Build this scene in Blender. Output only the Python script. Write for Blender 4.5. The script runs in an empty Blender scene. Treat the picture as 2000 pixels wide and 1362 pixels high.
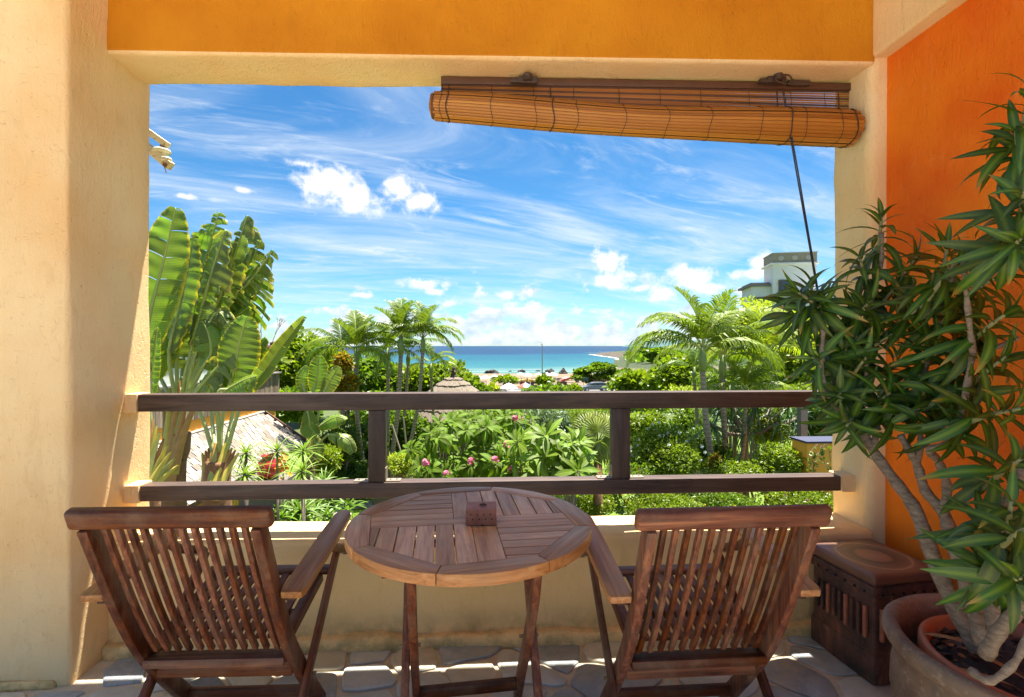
import bpy, bmesh, math, random
import numpy as np
from mathutils import Vector, Matrix, Euler, noise as mnoise

random.seed(7); rng = np.random.default_rng(7)
C = bpy.context.scene.collection
SC = bpy.context.scene
R = math.radians

# ------------------------------------------------------------------ camera
CAM_H, FPX, YAW, PITCH = 1.32, 980.0, 3.0, -0.3
cam_d = bpy.data.cameras.new('camera'); cam = bpy.data.objects.new('camera', cam_d); C.objects.link(cam)
cam_d.sensor_width = 36; cam_d.lens = FPX / 2000 * 36
cam_d.clip_start = 0.02; cam_d.clip_end = 40000
cam.location = (0, 0, CAM_H); cam.rotation_euler = (R(90 + PITCH), 0, R(-YAW))
SC.camera = cam
CR = Euler((R(90 + PITCH), 0, R(-YAW))).to_matrix(); CO = Vector((0, 0, CAM_H))
def ray(px, py): return CR @ Vector(((px - 1000) / FPX, (681 - py) / FPX, -1))
def at(px, py, d): return CO + ray(px, py) * d            # by distance along the view axis
def atz(px, py, z):                                       # on the height z
    r = ray(px, py); return CO + r * ((z - CAM_H) / r.z)
def aty(px, py, y):                                       # on the plane Y = y
    r = ray(px, py); return CO + r * (y / r.y)

# ------------------------------------------------------------------ sun, sky, exposure
SUN = Vector((0.69, 1.0, 4.15)).normalized()
sl = bpy.data.lights.new('sun', 'SUN'); sl.energy = 4.3; sl.angle = R(0.55); sl.color = (1.0, 0.95, 0.86)
so = bpy.data.objects.new('sun', sl); C.objects.link(so); so.rotation_euler = (-SUN).to_track_quat('-Z', 'Y').to_euler()
SC.view_settings.view_transform = 'Standard'; SC.view_settings.look = 'None'
SC.view_settings.exposure = 1.98; SC.view_settings.gamma = 1; SC.view_settings.use_curve_mapping = False
SC.render.engine = 'CYCLES'
cy = SC.cycles
cy.use_denoising = True; cy.max_bounces = 10; cy.diffuse_bounces = 6; cy.glossy_bounces = 3; cy.transmission_bounces = 4
cy.transparent_max_bounces = 8; cy.sample_clamp_indirect = 6; cy.caustics_reflective = False; cy.caustics_refractive = False
SKY_STRENGTH = 0.050

class NT:
    """small helper to write node trees"""
    def __init__(s, nt): s.nt = nt; s.n = nt.nodes; s.l = nt.links
    def new(s, t, **k):
        n = s.n.new(t)
        for a, b in k.items(): setattr(n, a, b)
        return n
    def put(s, sock, v):
        if isinstance(v, bpy.types.NodeSocket): s.l.new(v, sock)
        elif v is not None: sock.default_value = v
    def m(s, op, a, b=None, c=None, clamp=False):
        n = s.new('ShaderNodeMath', operation=op, use_clamp=clamp)
        s.put(n.inputs[0], a); s.put(n.inputs[1], b)
        if c is not None: s.put(n.inputs[2], c)
        return n.outputs[0]
    def vm(s, op, a, b=None):
        n = s.new('ShaderNodeVectorMath', operation=op); s.put(n.inputs[0], a)
        if b is not None: s.put(n.inputs[3 if op == 'SCALE' else 1], b)
        return n.outputs[1] if op in ('LENGTH', 'DOT_PRODUCT') else n.outputs[0]
    def comb(s, x, y, z=0.0):
        n = s.new('ShaderNodeCombineXYZ')
        for i, v in enumerate((x, y, z)): s.put(n.inputs[i], v)
        return n.outputs[0]
    def sep(s, v): n = s.new('ShaderNodeSeparateXYZ'); s.l.new(v, n.inputs[0]); return n.outputs
    def noise(s, v, scale, detail=4, rough=0.55, dist=0.0, col=False):
        n = s.new('ShaderNodeTexNoise'); s.put(n.inputs['Vector'], v); n.inputs['Scale'].default_value = scale
        n.inputs['Detail'].default_value = detail; n.inputs['Roughness'].default_value = rough; n.inputs['Distortion'].default_value = dist
        return n.outputs['Color' if col else 'Fac']
    def rng(s, v, a, b, c=0.0, d=1.0, smooth=False):
        n = s.new('ShaderNodeMapRange', interpolation_type='SMOOTHSTEP' if smooth else 'LINEAR')
        s.put(n.inputs[0], v)
        for i, q in enumerate((a, b, c, d)): s.put(n.inputs[1 + i], q)
        return n.outputs[0]
    def mix(s, f, a, b, mode='MIX'):
        n = s.new('ShaderNodeMix', data_type='RGBA', blend_type=mode); s.put(n.inputs[0], f)
        for i, v in ((6, a), (7, b)):
            if isinstance(v, tuple) and len(v) == 3: v = v + (1,)
            s.put(n.inputs[i], v)
        return n.outputs[2]
    def ramp(s, f, stops):
        n = s.new('ShaderNodeValToRGB'); s.put(n.inputs[0], f); e = n.color_ramp.elements
        while len(e) < len(stops): e.new(0.5)
        for q, (p, c) in zip(e, stops): q.position = p; q.color = tuple(c) + (1,) if len(c) == 3 else c
        return n.outputs[0]
    def bump(s, h, strength=0.3, dist=0.01):
        n = s.new('ShaderNodeBump'); s.put(n.inputs['Height'], h); n.inputs['Strength'].default_value = strength
        n.inputs['Distance'].default_value = dist; return n.outputs[0]

wd = bpy.data.worlds.new('World'); SC.world = wd; wd.use_nodes = True
w = NT(wd.node_tree); w.n.clear()
sky = w.new('ShaderNodeTexSky', sky_type='NISHITA', sun_disc=False)
sky.sun_elevation = math.asin(SUN.z); sky.sun_rotation = math.atan2(SUN.x, SUN.y)
sky.air_density = 1.0; sky.dust_density = 0.3; sky.ozone_density = 2.5; sky.altitude = 0
D = w.vm('NORMALIZE', w.new('ShaderNodeTexCoord').outputs['Generated'])
dx, dy, dz = w.sep(D)
az = w.m('ARCTAN2', dx, dy); el = w.m('ARCSINE', dz)
zz = w.m('ADD', w.m('MAXIMUM', dz, 0.0), 0.16)
px_, py_ = w.m('DIVIDE', dx, zz), w.m('DIVIDE', dy, zz)
# long streaks run left-low to right-high: stretch the layer along one axis
ca, sa = math.cos(R(18)), math.sin(R(18))
qx = w.m('ADD', w.m('MULTIPLY', px_, ca), w.m('MULTIPLY', py_, sa)); qy = w.m('SUBTRACT', w.m('MULTIPLY', py_, ca), w.m('MULTIPLY', px_, sa))
P1 = w.comb(w.m('MULTIPLY', qx, 0.42), w.m('MULTIPLY', qy, 1.25), 3.7)
cir = w.noise(P1, 1.35, 9, 0.62, 0.9)
cir2 = w.noise(w.comb(w.m('MULTIPLY', qx, 0.8), w.m('MULTIPLY', qy, 2.6), 9.1), 2.3, 8, 0.66, 1.4)
msk = w.noise(w.comb(px_, py_, 1.9), 0.55, 3, 0.5, 0.3)
c1 = w.m('MULTIPLY', w.rng(cir, 0.38, 0.80, smooth=True), w.rng(msk, 0.33, 0.54, 0.38, 1.0, True))
c2 = w.m('MULTIPLY', w.rng(cir2, 0.50, 0.80, smooth=True), 0.55)
cirrus = w.m('MULTIPLY', w.m('ADD', c1, c2, clamp=True), 0.88)
lift = w.rng(el, 0.0, 0.1, 0.55, 1.0, True)
cirrus = w.m('MULTIPLY', cirrus, lift)
# cumulus: single clouds at their bearings, then a bank above the horizon
A = w.comb(az, el, 0.0)
n1 = w.noise(A, 26, 9, 0.6, 0.25); n2 = w.noise(A, 9, 5, 0.6)
def bearing(px, py):
    r = ray(px, py).normalized(); return math.atan2(r.x, r.y), math.asin(r.z)
blobs = [(640, 362, 74, 42), (690, 388, 76, 36), (655, 345, 50, 28), (785, 375, 58, 30), (820, 396, 48, 26), (775, 362, 40, 18), (828, 556, 46, 15), (850, 570, 30, 10), (708, 577, 30, 8),
         (985, 577, 22, 10), (1036, 573, 8, 12), (1185, 518, 46, 36), (1200, 545, 72, 24), (1345, 545, 54, 38), (1385, 568, 50, 22), (1300, 575, 50, 20), (1492, 512, 38, 26), (1470, 535, 46, 16), (1250, 565, 22, 12),
         (960, 606, 26, 9), (1025, 606, 34, 8), (475, 372, 34, 9), (590, 320, 60, 12), (360, 384, 28, 9)]
dens = None
for bx, by, rx, ry in blobs:
    a0, e0 = bearing(bx, by); k = 1.0 / FPX / (1 + ((bx - 1000) / FPX) ** 2) ** 0.5
    n = w.new('ShaderNodeVectorMath', operation='MULTIPLY_ADD'); w.put(n.inputs[0], A)
    n.inputs[1].default_value = (1 / (rx * k), 1 / (ry * k), 0); n.inputs[2].default_value = (-a0 / (rx * k), -e0 / (ry * k), 0)
    q = w.m('SUBTRACT', 1.0, w.vm('LENGTH', n.outputs[0]))
    if rx < 35 and by < 400 or (bx, by) == (590, 320): q = w.m('SUBTRACT', q, 0.28)
    dens = q if dens is None else w.m('MAXIMUM', dens, q)
cu = w.rng(w.m('ADD', dens, w.m('MULTIPLY', w.m('SUBTRACT', n1, 0.5), 2.6)), 0.0, 0.75, smooth=True)
B = w.comb(w.m('MULTIPLY', az, 1.0), w.m('MULTIPLY', el, 1.5), 2.0)
nb = w.noise(B, 17, 9, 0.6, 0.1); nb2 = w.noise(w.comb(az, w.m('MULTIPLY', el, 0.3), 5.2), 3.2, 2, 0.5)
top = w.m('MULTIPLY', w.rng(nb2, 0.3, 0.65, 0.25, 1.0), 0.13)
bank_d = w.m('SUBTRACT', 0.62, w.m('DIVIDE', el, w.m('MULTIPLY', top, 1.5)))
bank = w.rng(w.m('ADD', bank_d, w.m('MULTIPLY', w.m('SUBTRACT', nb, 0.5), 3.2)), 0.05, 0.42, smooth=True)
bank = w.m('MULTIPLY', bank, w.m('MULTIPLY', w.rng(el, 0.0, 0.012, 0.5, 0.9), w.rng(el, 0.11, 0.17, 1.0, 0.0)))
shade = w.rng(w.noise(B, 21, 8, 0.6), 0.34, 0.60, 0.0, 1.0)
CLOUD = 5.75
ccol = w.mix(shade, (CLOUD * 0.58, CLOUD * 0.72, CLOUD * 0.92), (CLOUD, CLOUD, CLOUD))
hs = w.new('ShaderNodeHueSaturation'); hs.inputs['Saturation'].default_value = 1.22; hs.inputs['Value'].default_value = 1.0; w.l.new(sky.outputs[0], hs.inputs['Color'])
tint = w.mix(w.rng(el, 0.0, 0.42, smooth=True), (0.53, 0.80, 0.90), (0.46, 0.74, 0.82))
base = w.mix(1.0, hs.outputs[0], tint, 'MULTIPLY')
col = w.mix(cirrus, base, (CLOUD * 0.84, CLOUD * 0.92, CLOUD))
col = w.mix(bank, col, ccol)
cush = w.rng(w.m('ADD', w.noise(A, 34, 6, 0.6), w.m('MULTIPLY', dens, 0.35)), 0.36, 0.66, smooth=True)
col = w.mix(cu, col, w.mix(cush, (CLOUD * 0.74, CLOUD * 0.84, CLOUD * 1.0), (CLOUD * 1.04, CLOUD * 1.04, CLOUD * 1.04)))
bg = w.new('ShaderNodeBackground'); w.l.new(col, bg.inputs[0]); bg.inputs[1].default_value = SKY_STRENGTH
w.l.new(bg.outputs[0], w.new('ShaderNodeOutputWorld').inputs[0])
wd.cycles.sampling_method = 'MANUAL'; wd.cycles.sample_map_resolution = 1024

# ------------------------------------------------------------------ materials
MATS = {}
def mat(name, fn, **k):
    if name in MATS: return MATS[name]
    m = bpy.data.materials.new(name); m.use_nodes = True; t = NT(m.node_tree)
    t.bsdf = t.n['Principled BSDF']; t.out = t.n['Material Output']
    t.P = lambda a, v: t.put(t.bsdf.inputs[a], v)
    t.obj = t.new('ShaderNodeTexCoord').outputs['Object']
    t.pos = t.new('ShaderNodeNewGeometry').outputs['Position']
    fn(t, **k); MATS[name] = m; return m

def plain(t, c=(.5, .5, .5), r=0.6, v=0.15, s=12.0, metal=0.0, bump=0.0):
    n = t.noise(t.obj, s, 5, 0.6)
    t.P('Base Color', t.mix(n, tuple(x * (1 - v) for x in c), tuple(min(1, x * (1 + v)) for x in c)))
    t.P('Roughness', r); t.P('Metallic', metal)
    if bump: t.P('Normal', t.bump(n, bump, 0.01))
def M(name, c, r=0.6, v=0.15, s=12.0, metal=0.0, bump=0.0): return mat(name, plain, c=c, r=r, v=v, s=s, metal=metal, bump=bump)

def plaster(t, c=(.7, .5, .3), c2=(.8, .6, .4), stain=(.4, .3, .2), st=0.15, low=False):
    sc = t.vm('MULTIPLY', t.pos, (1.0, 1.0, 0.35))
    big = t.noise(t.pos, 1.6, 4, 0.55); mid = t.noise(sc, 14, 6, 0.62, 0.6); fine = t.noise(t.pos, 160, 3, 0.6)
    speck = t.noise(t.pos, 55, 2, 0.5)
    b = t.mix(t.rng(big, 0.35, 0.68), c, c2)
    b = t.mix(t.m('MULTIPLY', t.rng(mid, 0.58, 0.76), st), b, stain)
    b = t.mix(t.m('MULTIPLY', t.rng(speck, 0.72, 0.78), 0.25), b, stain)
    if low:                                               # moss and grime where the skirt meets the paving
        z = t.sep(t.pos)[2]
        g = t.m('MULTIPLY', t.rng(z, 0.02, 0.15, 1.0, 0.0), t.rng(t.noise(t.pos, 9, 6, 0.7), 0.42, 0.62))
        b = t.mix(t.m('MULTIPLY', g, 0.6), b, (0.16, 0.13, 0.05))
    t.P('Base Color', b); t.P('Roughness', 0.85); t.P('Specular IOR Level', 0.25)
    tro = t.noise(t.vm('MULTIPLY', t.pos, (2.2, 2.2, 0.7)), 12, 6, 0.66, 1.6)
    pits = t.rng(t.noise(t.pos, 42, 3, 0.6), 0.60, 0.74, 0.0, -0.35)
    h = t.m('ADD', t.m('ADD', t.m('MULTIPLY', tro, 0.75), t.m('MULTIPLY', fine, 0.30)), pits)
    t.P('Normal', t.bump(h, 0.85, 0.008))
CREAM = mat('cream_plaster', plaster, c=(.80, .51, .235), c2=(.86, .66, .38), stain=(.55, .33, .14), st=0.25)
PARA = mat('parapet_plaster', plaster, c=(.84, .55, .23), c2=(.88, .63, .31), stain=(.48, .27, .10), st=0.25, low=True)
OCHRE = mat('ochre_plaster', plaster, c=(.50, .175, .006), c2=(.62, .255, .012), stain=(.34, .11, .01), st=0.3)
ORANGE = mat('orange_plaster', plaster, c=(.76, .120, .005), c2=(.88, .235, .012), stain=(.80, .32, .09), st=0.5)

def wood(t, ax=0, dark=(.05, .018, .008), mid=(.16, .055, .02), light=(.27, .12, .05), r=0.38, grey=0.0):
    s = [26.0, 26.0, 26.0]; s[ax] = 1.6
    o = t.new('ShaderNodeObjectInfo').outputs['Random']
    v = t.vm('ADD', t.obj, t.comb(t.m('MULTIPLY', o, 7.0), t.m('MULTIPLY', o, 3.0), t.m('MULTIPLY', o, 5.0)))
    g = t.noise(t.vm('MULTIPLY', v, tuple(s)), 1.6, 6, 0.65, 0.8)
    s2 = [120.0] * 3; s2[ax] = 5.0
    fi = t.noise(t.vm('MULTIPLY', v, tuple(s2)), 1.4, 3, 0.6)
    b = t.ramp(t.m('ADD', t.m('MULTIPLY', g, 0.8), t.m('MULTIPLY', fi, 0.25)), [(0.30, dark), (0.50, mid), (0.72, light)])
    hv = t.new('ShaderNodeHueSaturation'); t.put(hv.inputs['Color'], b); t.put(hv.inputs['Value'], t.rng(o, 0, 1, 0.62, 1.42)); t.put(hv.inputs['Saturation'], t.rng(o, 0, 1, 1.08, 0.88))
    b = hv.outputs[0]
    if grey:
        wn = t.rng(t.noise(v, 7, 5, 0.7), 0.45, 0.68)
        b = t.mix(t.m('MULTIPLY', wn, grey), b, (0.21, 0.15, 0.10))
    t.P('Base Color', b); t.P('Roughness', t.rng(g, 0.3, 0.7, r + 0.12, r)); t.P('Specular IOR Level', 0.33)
    t.P('Normal', t.bump(t.m('ADD', g, t.m('MULTIPLY', fi, 0.6)), 0.35, 0.002))
def W(ax): return mat('teak_%s' % 'xyz'[ax], wood, ax=ax, dark=(.020, .005, .002), mid=(.100, .022, .006), light=(.25, .078, .018), r=0.44, grey=0.36)
def WT(ax): return mat('table_teak_%s' % 'xyz'[ax], wood, ax=ax, dark=(.18, .062, .016), mid=(.44, .185, .062), light=(.60, .32, .13), r=0.36, grey=0.30)
RAILM = mat('rail_wood', wood, ax=0, dark=(.030, .017, .014), mid=(.090, .058, .045), light=(.15, .10, .078), r=0.42, grey=0.12)
RAILZ = mat('rail_wood_upright', wood, ax=2, dark=(.030, .017, .014), mid=(.090, .058, .045), light=(.15, .10, .078), r=0.42, grey=0.12)
GREYW = mat('weathered_wood', wood, ax=0, dark=(.14, .11, .085), mid=(.27, .225, .18), light=(.42, .37, .31), r=0.8)
GREYZ = mat('weathered_boards', wood, ax=2, dark=(.12, .09, .06), mid=(.24, .18, .12), light=(.36, .29, .20), r=0.8)

def leafm(t, a=(.03, .10, .01), b=(.12, .28, .02), tr=0.5, r=0.42, extra=None, spec=0.4):
    isl = t.new('ShaderNodeNewGeometry').outputs['Random Per Island']
    n = t.noise(t.pos, 0.9, 3, 0.5)
    f = t.m('ADD', t.m('MULTIPLY', isl, 0.7), t.m('MULTIPLY', n, 0.4), clamp=True)
    c = t.mix(f, a, b)
    if extra: c = t.mix(t.m('GREATER_THAN', isl, 1 - extra[0]), c, extra[1])
    t.P('Base Color', c); t.P('Roughness', r); t.P('Specular IOR Level', spec)
    tl = t.new('ShaderNodeBsdfTranslucent'); t.put(tl.inputs[0], t.mix(1.0, c, (1.15, 1.25, 0.55), 'MULTIPLY'))
    mx = t.new('ShaderNodeMixShader'); mx.inputs[0].default_value = tr
    t.l.new(t.bsdf.outputs[0], mx.inputs[1]); t.l.new(tl.outputs[0], mx.inputs[2]); t.l.new(mx.outputs[0], t.out.inputs[0])
def L(name, a, b, tr=0.5, r=0.42, extra=None, spec=0.4): return mat(name, leafm, a=a, b=b, tr=tr, r=r, extra=extra, spec=spec)
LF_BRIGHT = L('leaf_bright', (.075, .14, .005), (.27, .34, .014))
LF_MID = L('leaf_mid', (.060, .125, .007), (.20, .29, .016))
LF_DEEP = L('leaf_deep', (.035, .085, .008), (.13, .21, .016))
LF_GREY = L('leaf_greygreen', (.06, .11, .04), (.18, .26, .10), tr=.2)
LF_YEL = L('leaf_yellowgreen', (.20, .28, .012), (.42, .46, .035))
LF_CROT = L('leaf_croton', (.22, .15, .01), (.55, .30, .015), extra=(.3, (.10, .20, .02)))
LF_PALM = L('leaf_palm', (.085, .15, .010), (.25, .32, .020), tr=.3)
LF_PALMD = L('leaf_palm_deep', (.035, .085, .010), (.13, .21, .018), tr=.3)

def uvleaf(t, edge=(.02, .07, .015), mid=(.12, .22, .03), tip=None, tr=0.28, r=0.3, w=(0.15, 0.62), veins=0.0, yedge=None, spec=0.5, island=True):
    uv = t.new('ShaderNodeUVMap').outputs[0]; u, v, _ = t.sep(uv)
    o = t.new('ShaderNodeObjectInfo').outputs['Random']
    isl = t.new('ShaderNodeNewGeometry').outputs['Random Per Island']
    rr = t.m('FRACT', t.m('ADD', o, isl))
    off = t.m('ABSOLUTE', t.m('SUBTRACT', u, 0.5)); off = t.m('MULTIPLY', off, 2.0)
    c = t.mix(t.rng(off, w[0], w[1]), mid, edge)
    if veins:
        vn = t.m('MULTIPLY', t.m('ADD', t.m('SINE', t.m('MULTIPLY', v, veins)), 1.0), 0.12)
        c = t.mix(vn, c, tuple(min(1, x * 2.2) for x in mid))
    hv = t.new('ShaderNodeHueSaturation'); t.put(hv.inputs['Color'], c); t.put(hv.inputs['Value'], t.rng(rr, 0, 1, 0.65, 1.4)); t.put(hv.inputs['Hue'], t.rng(rr, 0, 1, 0.495, 0.512))
    c = hv.outputs[0]
    if yedge:
        nn = t.noise(t.obj, 9, 4, 0.7)
        c = t.mix(t.rng(t.m('ADD', off, t.m('MULTIPLY', nn, 0.5)), 1.12, 1.26), c, yedge)
    if tip: c = t.mix(t.m('MULTIPLY', t.rng(v, 0.72, 1.0), t.m('GREATER_THAN', rr, 0.8)), c, tip)
    c = t.mix(t.m('MULTIPLY', t.rng(t.noise(t.pos, 30, 4, .7), .55, .75), .35), c, (.16, .15, .05))
    t.P('Base Color', c); t.P('Roughness', r); t.P('Specular IOR Level', spec)
    t.P('Normal', t.bump(t.m('SINE', t.m('MULTIPLY', v if veins else u, veins or 60.0)), 0.25, 0.002))
    tl = t.new('ShaderNodeBsdfTranslucent'); t.put(tl.inputs[0], t.mix(1.0, c, (1.25, 1.35, 0.5), 'MULTIPLY'))
    mx = t.new('ShaderNodeMixShader'); mx.inputs[0].default_value = tr
    t.l.new(t.bsdf.outputs[0], mx.inputs[1]); t.l.new(tl.outputs[0], mx.inputs[2]); t.l.new(mx.outputs[0], t.out.inputs[0])
LF_DRAC = mat('dracaena_leaf', uvleaf, edge=(.034, .090, .010), mid=(.125, .20, .016), tip=(.42, .22, .04), tr=.24, r=.36, w=(.02, .55))
LF_BAN = mat('banana_leaf', uvleaf, edge=(.135, .215, .022), mid=(.24, .31, .04), tr=.36, r=.33, w=(.0, .12), veins=420.0, yedge=(.62, .48, .03))
LF_BAN2 = mat('banana_leaf_dull', uvleaf, edge=(.135, .185, .040), mid=(.28, .31, .07), tr=.32, r=.4, w=(.0, .12), veins=420.0, yedge=(.60, .46, .06))
LF_PLUM = mat('plumeria_leaf', uvleaf, edge=(.115, .19, .005), mid=(.25, .33, .025), tr=.42, r=.6, w=(.02, .2), spec=.25)
LF_PLUM2 = mat('plumeria_leaf_fresh', uvleaf, edge=(.16, .25, .006), mid=(.32, .40, .03), tr=.42, r=.5, w=(.02, .2))
LF_STRAP = mat('strap_leaf', uvleaf, edge=(.14, .24, .01), mid=(.24, .33, .03), tr=.3, r=.4, w=(.1, .8))
LF_FAN = mat('fan_palm_leaf', uvleaf, edge=(.22, .27, .03), mid=(.46, .44, .10), tr=.3, r=.4, w=(.0, .5))
BARK = M('bark_grey_brown', (.24, .185, .14), .85, .4, 30, bump=.6)
def ringbark(t, c=(.34, .27, .18)):
    z = t.sep(t.obj)[2]; n = t.noise(t.obj, 14, 5, .6)
    rr = t.m('SINE', t.m('ADD', t.m('MULTIPLY', z, 62.0), t.m('MULTIPLY', n, 4.0)))
    t.P('Base Color', t.mix(n, tuple(x * .62 for x in c), tuple(x * 1.35 for x in c))); t.P('Roughness', .85)
    b = t.mix(t.rng(rr, .8, 1.0), t.mix(n, tuple(x * .6 for x in c), tuple(x * 1.4 for x in c)), (.14, .10, .06)); t.P('Base Color', b)
    t.P('Normal', t.bump(rr, .4, .01))
RINGB = mat('ringed_palm_bark', ringbark)
STEMG = M('stem_green', (.20, .27, .07), .5, .3, 8)

# ------------------------------------------------------------------ mesh helpers
class MB:
    def __init__(s): s.v = []; s.f = []; s.mi = []; s.uv = None
    def add(s, vs, fs, mi=0):
        o = len(s.v); s.v += [tuple(x) for x in vs]; s.f += [tuple(i + o for i in f) for f in fs]; s.mi += [mi] * len(fs); return s
    def box(s, c, d, rot=None, mi=0):
        x, y, z = [q / 2 for q in d]
        vs = [Vector((a * x, b * y, e * z)) for a in (-1, 1) for b in (-1, 1) for e in (-1, 1)]
        if rot is not None: vs = [rot @ v for v in vs]
        c = Vector(c)
        return s.add([v + c for v in vs], [(0, 1, 3, 2), (4, 6, 7, 5), (0, 4, 5, 1), (2, 3, 7, 6), (0, 2, 6, 4), (1, 5, 7, 3)], mi)
    def bb(s, x0, x1, y0, y1, z0, z1, mi=0): return s.box(((x0 + x1) / 2, (y0 + y1) / 2, (z0 + z1) / 2), (x1 - x0, y1 - y0, z1 - z0), None, mi)
    def prism(s, poly, z0, z1, mi=0):
        n = len(poly); a = sum(poly[i][0] * poly[(i + 1) % n][1] - poly[(i + 1) % n][0] * poly[i][1] for i in range(n))
        if a < 0: poly = poly[::-1]
        vs = [(p[0], p[1], z0) for p in poly] + [(p[0], p[1], z1) for p in poly]
        return s.add(vs, [tuple(range(n - 1, -1, -1)), tuple(range(n, 2 * n))] + [(i, (i + 1) % n, n + (i + 1) % n, n + i) for i in range(n)], mi)
    def tube(s, pts, rad, n=8, mi=0, caps=True):
        pts = [Vector(p) for p in pts]; m = len(pts)
        if not hasattr(rad, '__len__'): rad = [rad] * m
        up = Vector((0.13, 0.07, 1)).normalized(); vs = []; prev = None
        for i, p in enumerate(pts):
            t = (pts[min(i + 1, m - 1)] - pts[max(i - 1, 0)]).normalized()
            if prev is None:
                a = t.cross(up if abs(t.dot(up)) < .95 else Vector((1, 0, 0))).normalized()
            else: a = (prev - t * prev.dot(t)).normalized()
            prev = a; b = t.cross(a)
            vs += [p + (a * math.cos(2 * math.pi * k / n) + b * math.sin(2 * math.pi * k / n)) * rad[i] for k in range(n)]
        fs = [(i * n + k, i * n + (k + 1) % n, (i + 1) * n + (k + 1) % n, (i + 1) * n + k) for i in range(m - 1) for k in range(n)]
        if caps: fs += [tuple(range(n - 1, -1, -1)), tuple((m - 1) * n + k for k in range(n))]
        return s.add(vs, fs, mi)
    def lathe(s, prof, n=40, c=(0, 0, 0), mi=0):
        vs = [(c[0] + r * math.cos(2 * math.pi * k / n), c[1] + r * math.sin(2 * math.pi * k / n), c[2] + z) for r, z in prof for k in range(n)]
        return s.add(vs, [(i * n + k, i * n + (k + 1) % n, (i + 1) * n + (k + 1) % n, (i + 1) * n + k) for i in range(len(prof) - 1) for k in range(n)], mi)
    def ribbon(s, prof, wid, x0, x1, mi=0):
        """a board sawn along a curve in the YZ plane"""
        m = len(prof); A = []; Bp = []
        for i in range(m):
            p, q = prof[max(i - 1, 0)], prof[min(i + 1, m - 1)]; t = Vector((q[0] - p[0], q[1] - p[1])).normalized(); nrm = Vector((-t.y, t.x))
            ww = wid[i] if hasattr(wid, '__len__') else wid; c = Vector(prof[i]); A.append(c + nrm * ww / 2); Bp.append(c - nrm * ww / 2)
        vs = [(x, p.x, p.y) for x in (x0, x1) for P in (A, Bp) for p in P]
        g = lambda a, b, i: (a * 2 + b) * m + i; fs = []
        for i in range(m - 1):
            fs += [(g(0, 0, i), g(0, 0, i + 1), g(0, 1, i + 1), g(0, 1, i)), (g(1, 0, i), g(1, 1, i), g(1, 1, i + 1), g(1, 0, i + 1)),
                   (g(0, 0, i), g(1, 0, i), g(1, 0, i + 1), g(0, 0, i + 1)), (g(0, 1, i), g(0, 1, i + 1), g(1, 1, i + 1), g(1, 1, i))]
        fs += [(g(0, 0, 0), g(0, 1, 0), g(1, 1, 0), g(1, 0, 0)), (g(0, 0, m - 1), g(1, 0, m - 1), g(1, 1, m - 1), g(0, 1, m - 1))]
        return s.add(vs, fs, mi)
    def mesh(s, name, mats, smooth=False, bevel=0, seg=2):
        me = bpy.data.meshes.new(name); me.from_pydata([tuple(v) for v in s.v], [], s.f)
        for m in (mats if isinstance(mats, (list, tuple)) else [mats]): me.materials.append(m)
        if any(s.mi): me.polygons.foreach_set('material_index', s.mi)
        bm = bmesh.new(); bm.from_mesh(me); bmesh.ops.recalc_face_normals(bm, faces=bm.faces)
        if bevel:
            ed = [e for e in bm.edges if e.is_manifold and e.calc_face_angle(0) > 0.5]
            bmesh.ops.bevel(bm, geom=ed, offset=bevel, segments=seg, profile=.5, affect='EDGES', clamp_overlap=True)
        bm.to_mesh(me); bm.free()
        if smooth: me.shade_smooth() if smooth is True else (me.shade_smooth(), me.set_sharp_from_angle(angle=smooth))
        return me
def link(name, me, parent=None, m4=None, loc=None):
    o = bpy.data.objects.new(name, me); C.objects.link(o)
    if parent is not None: o.parent = parent
    if m4 is not None: o.matrix_local = m4
    elif loc is not None: o.location = loc
    return o
def tag(o, label=None, cat=None, group=None, kind=None):
    for k, v in (('label', label), ('category', cat), ('group', group), ('kind', kind)):
        if v: o[k] = v
    return o
def thing(name, label, cat, loc=(0, 0, 0), rotz=0.0, group=None):
    o = link(name, None, loc=loc); o.rotation_euler = (0, 0, rotz); o.empty_display_size = .1; return tag(o, label, cat, group)
def part(name, mb, mats, parent, **k): return link(name, mb.mesh(name, mats, **k), parent)
_bars = {}
def bar(name, p0, p1, wd_, th, m, parent, up=(0, 0, 1), bevel=.003, seg=2):
    """a straight board: its grain runs along its own X"""
    p0, p1 = Vector(p0), Vector(p1); X = p1 - p0; Ln = X.length; X.normalize()
    up = Vector(up); Y = up.cross(X)
    if Y.length < 1e-4: Y = Vector((0, 1, 0)).cross(X)
    Y.normalize(); Z = X.cross(Y)
    key = (round(Ln, 4), round(wd_, 4), round(th, 4), bevel, m.name, seg)
    if key not in _bars: _bars[key] = MB().box((0, 0, 0), (Ln, wd_, th)).mesh(name, m, bevel=bevel, seg=seg, smooth=.6 if bevel else False)
    m4 = Matrix((X, Y, Z)).transposed().to_4x4(); m4.translation = (p0 + p1) / 2
    return link(name, _bars[key], parent, m4)
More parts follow.
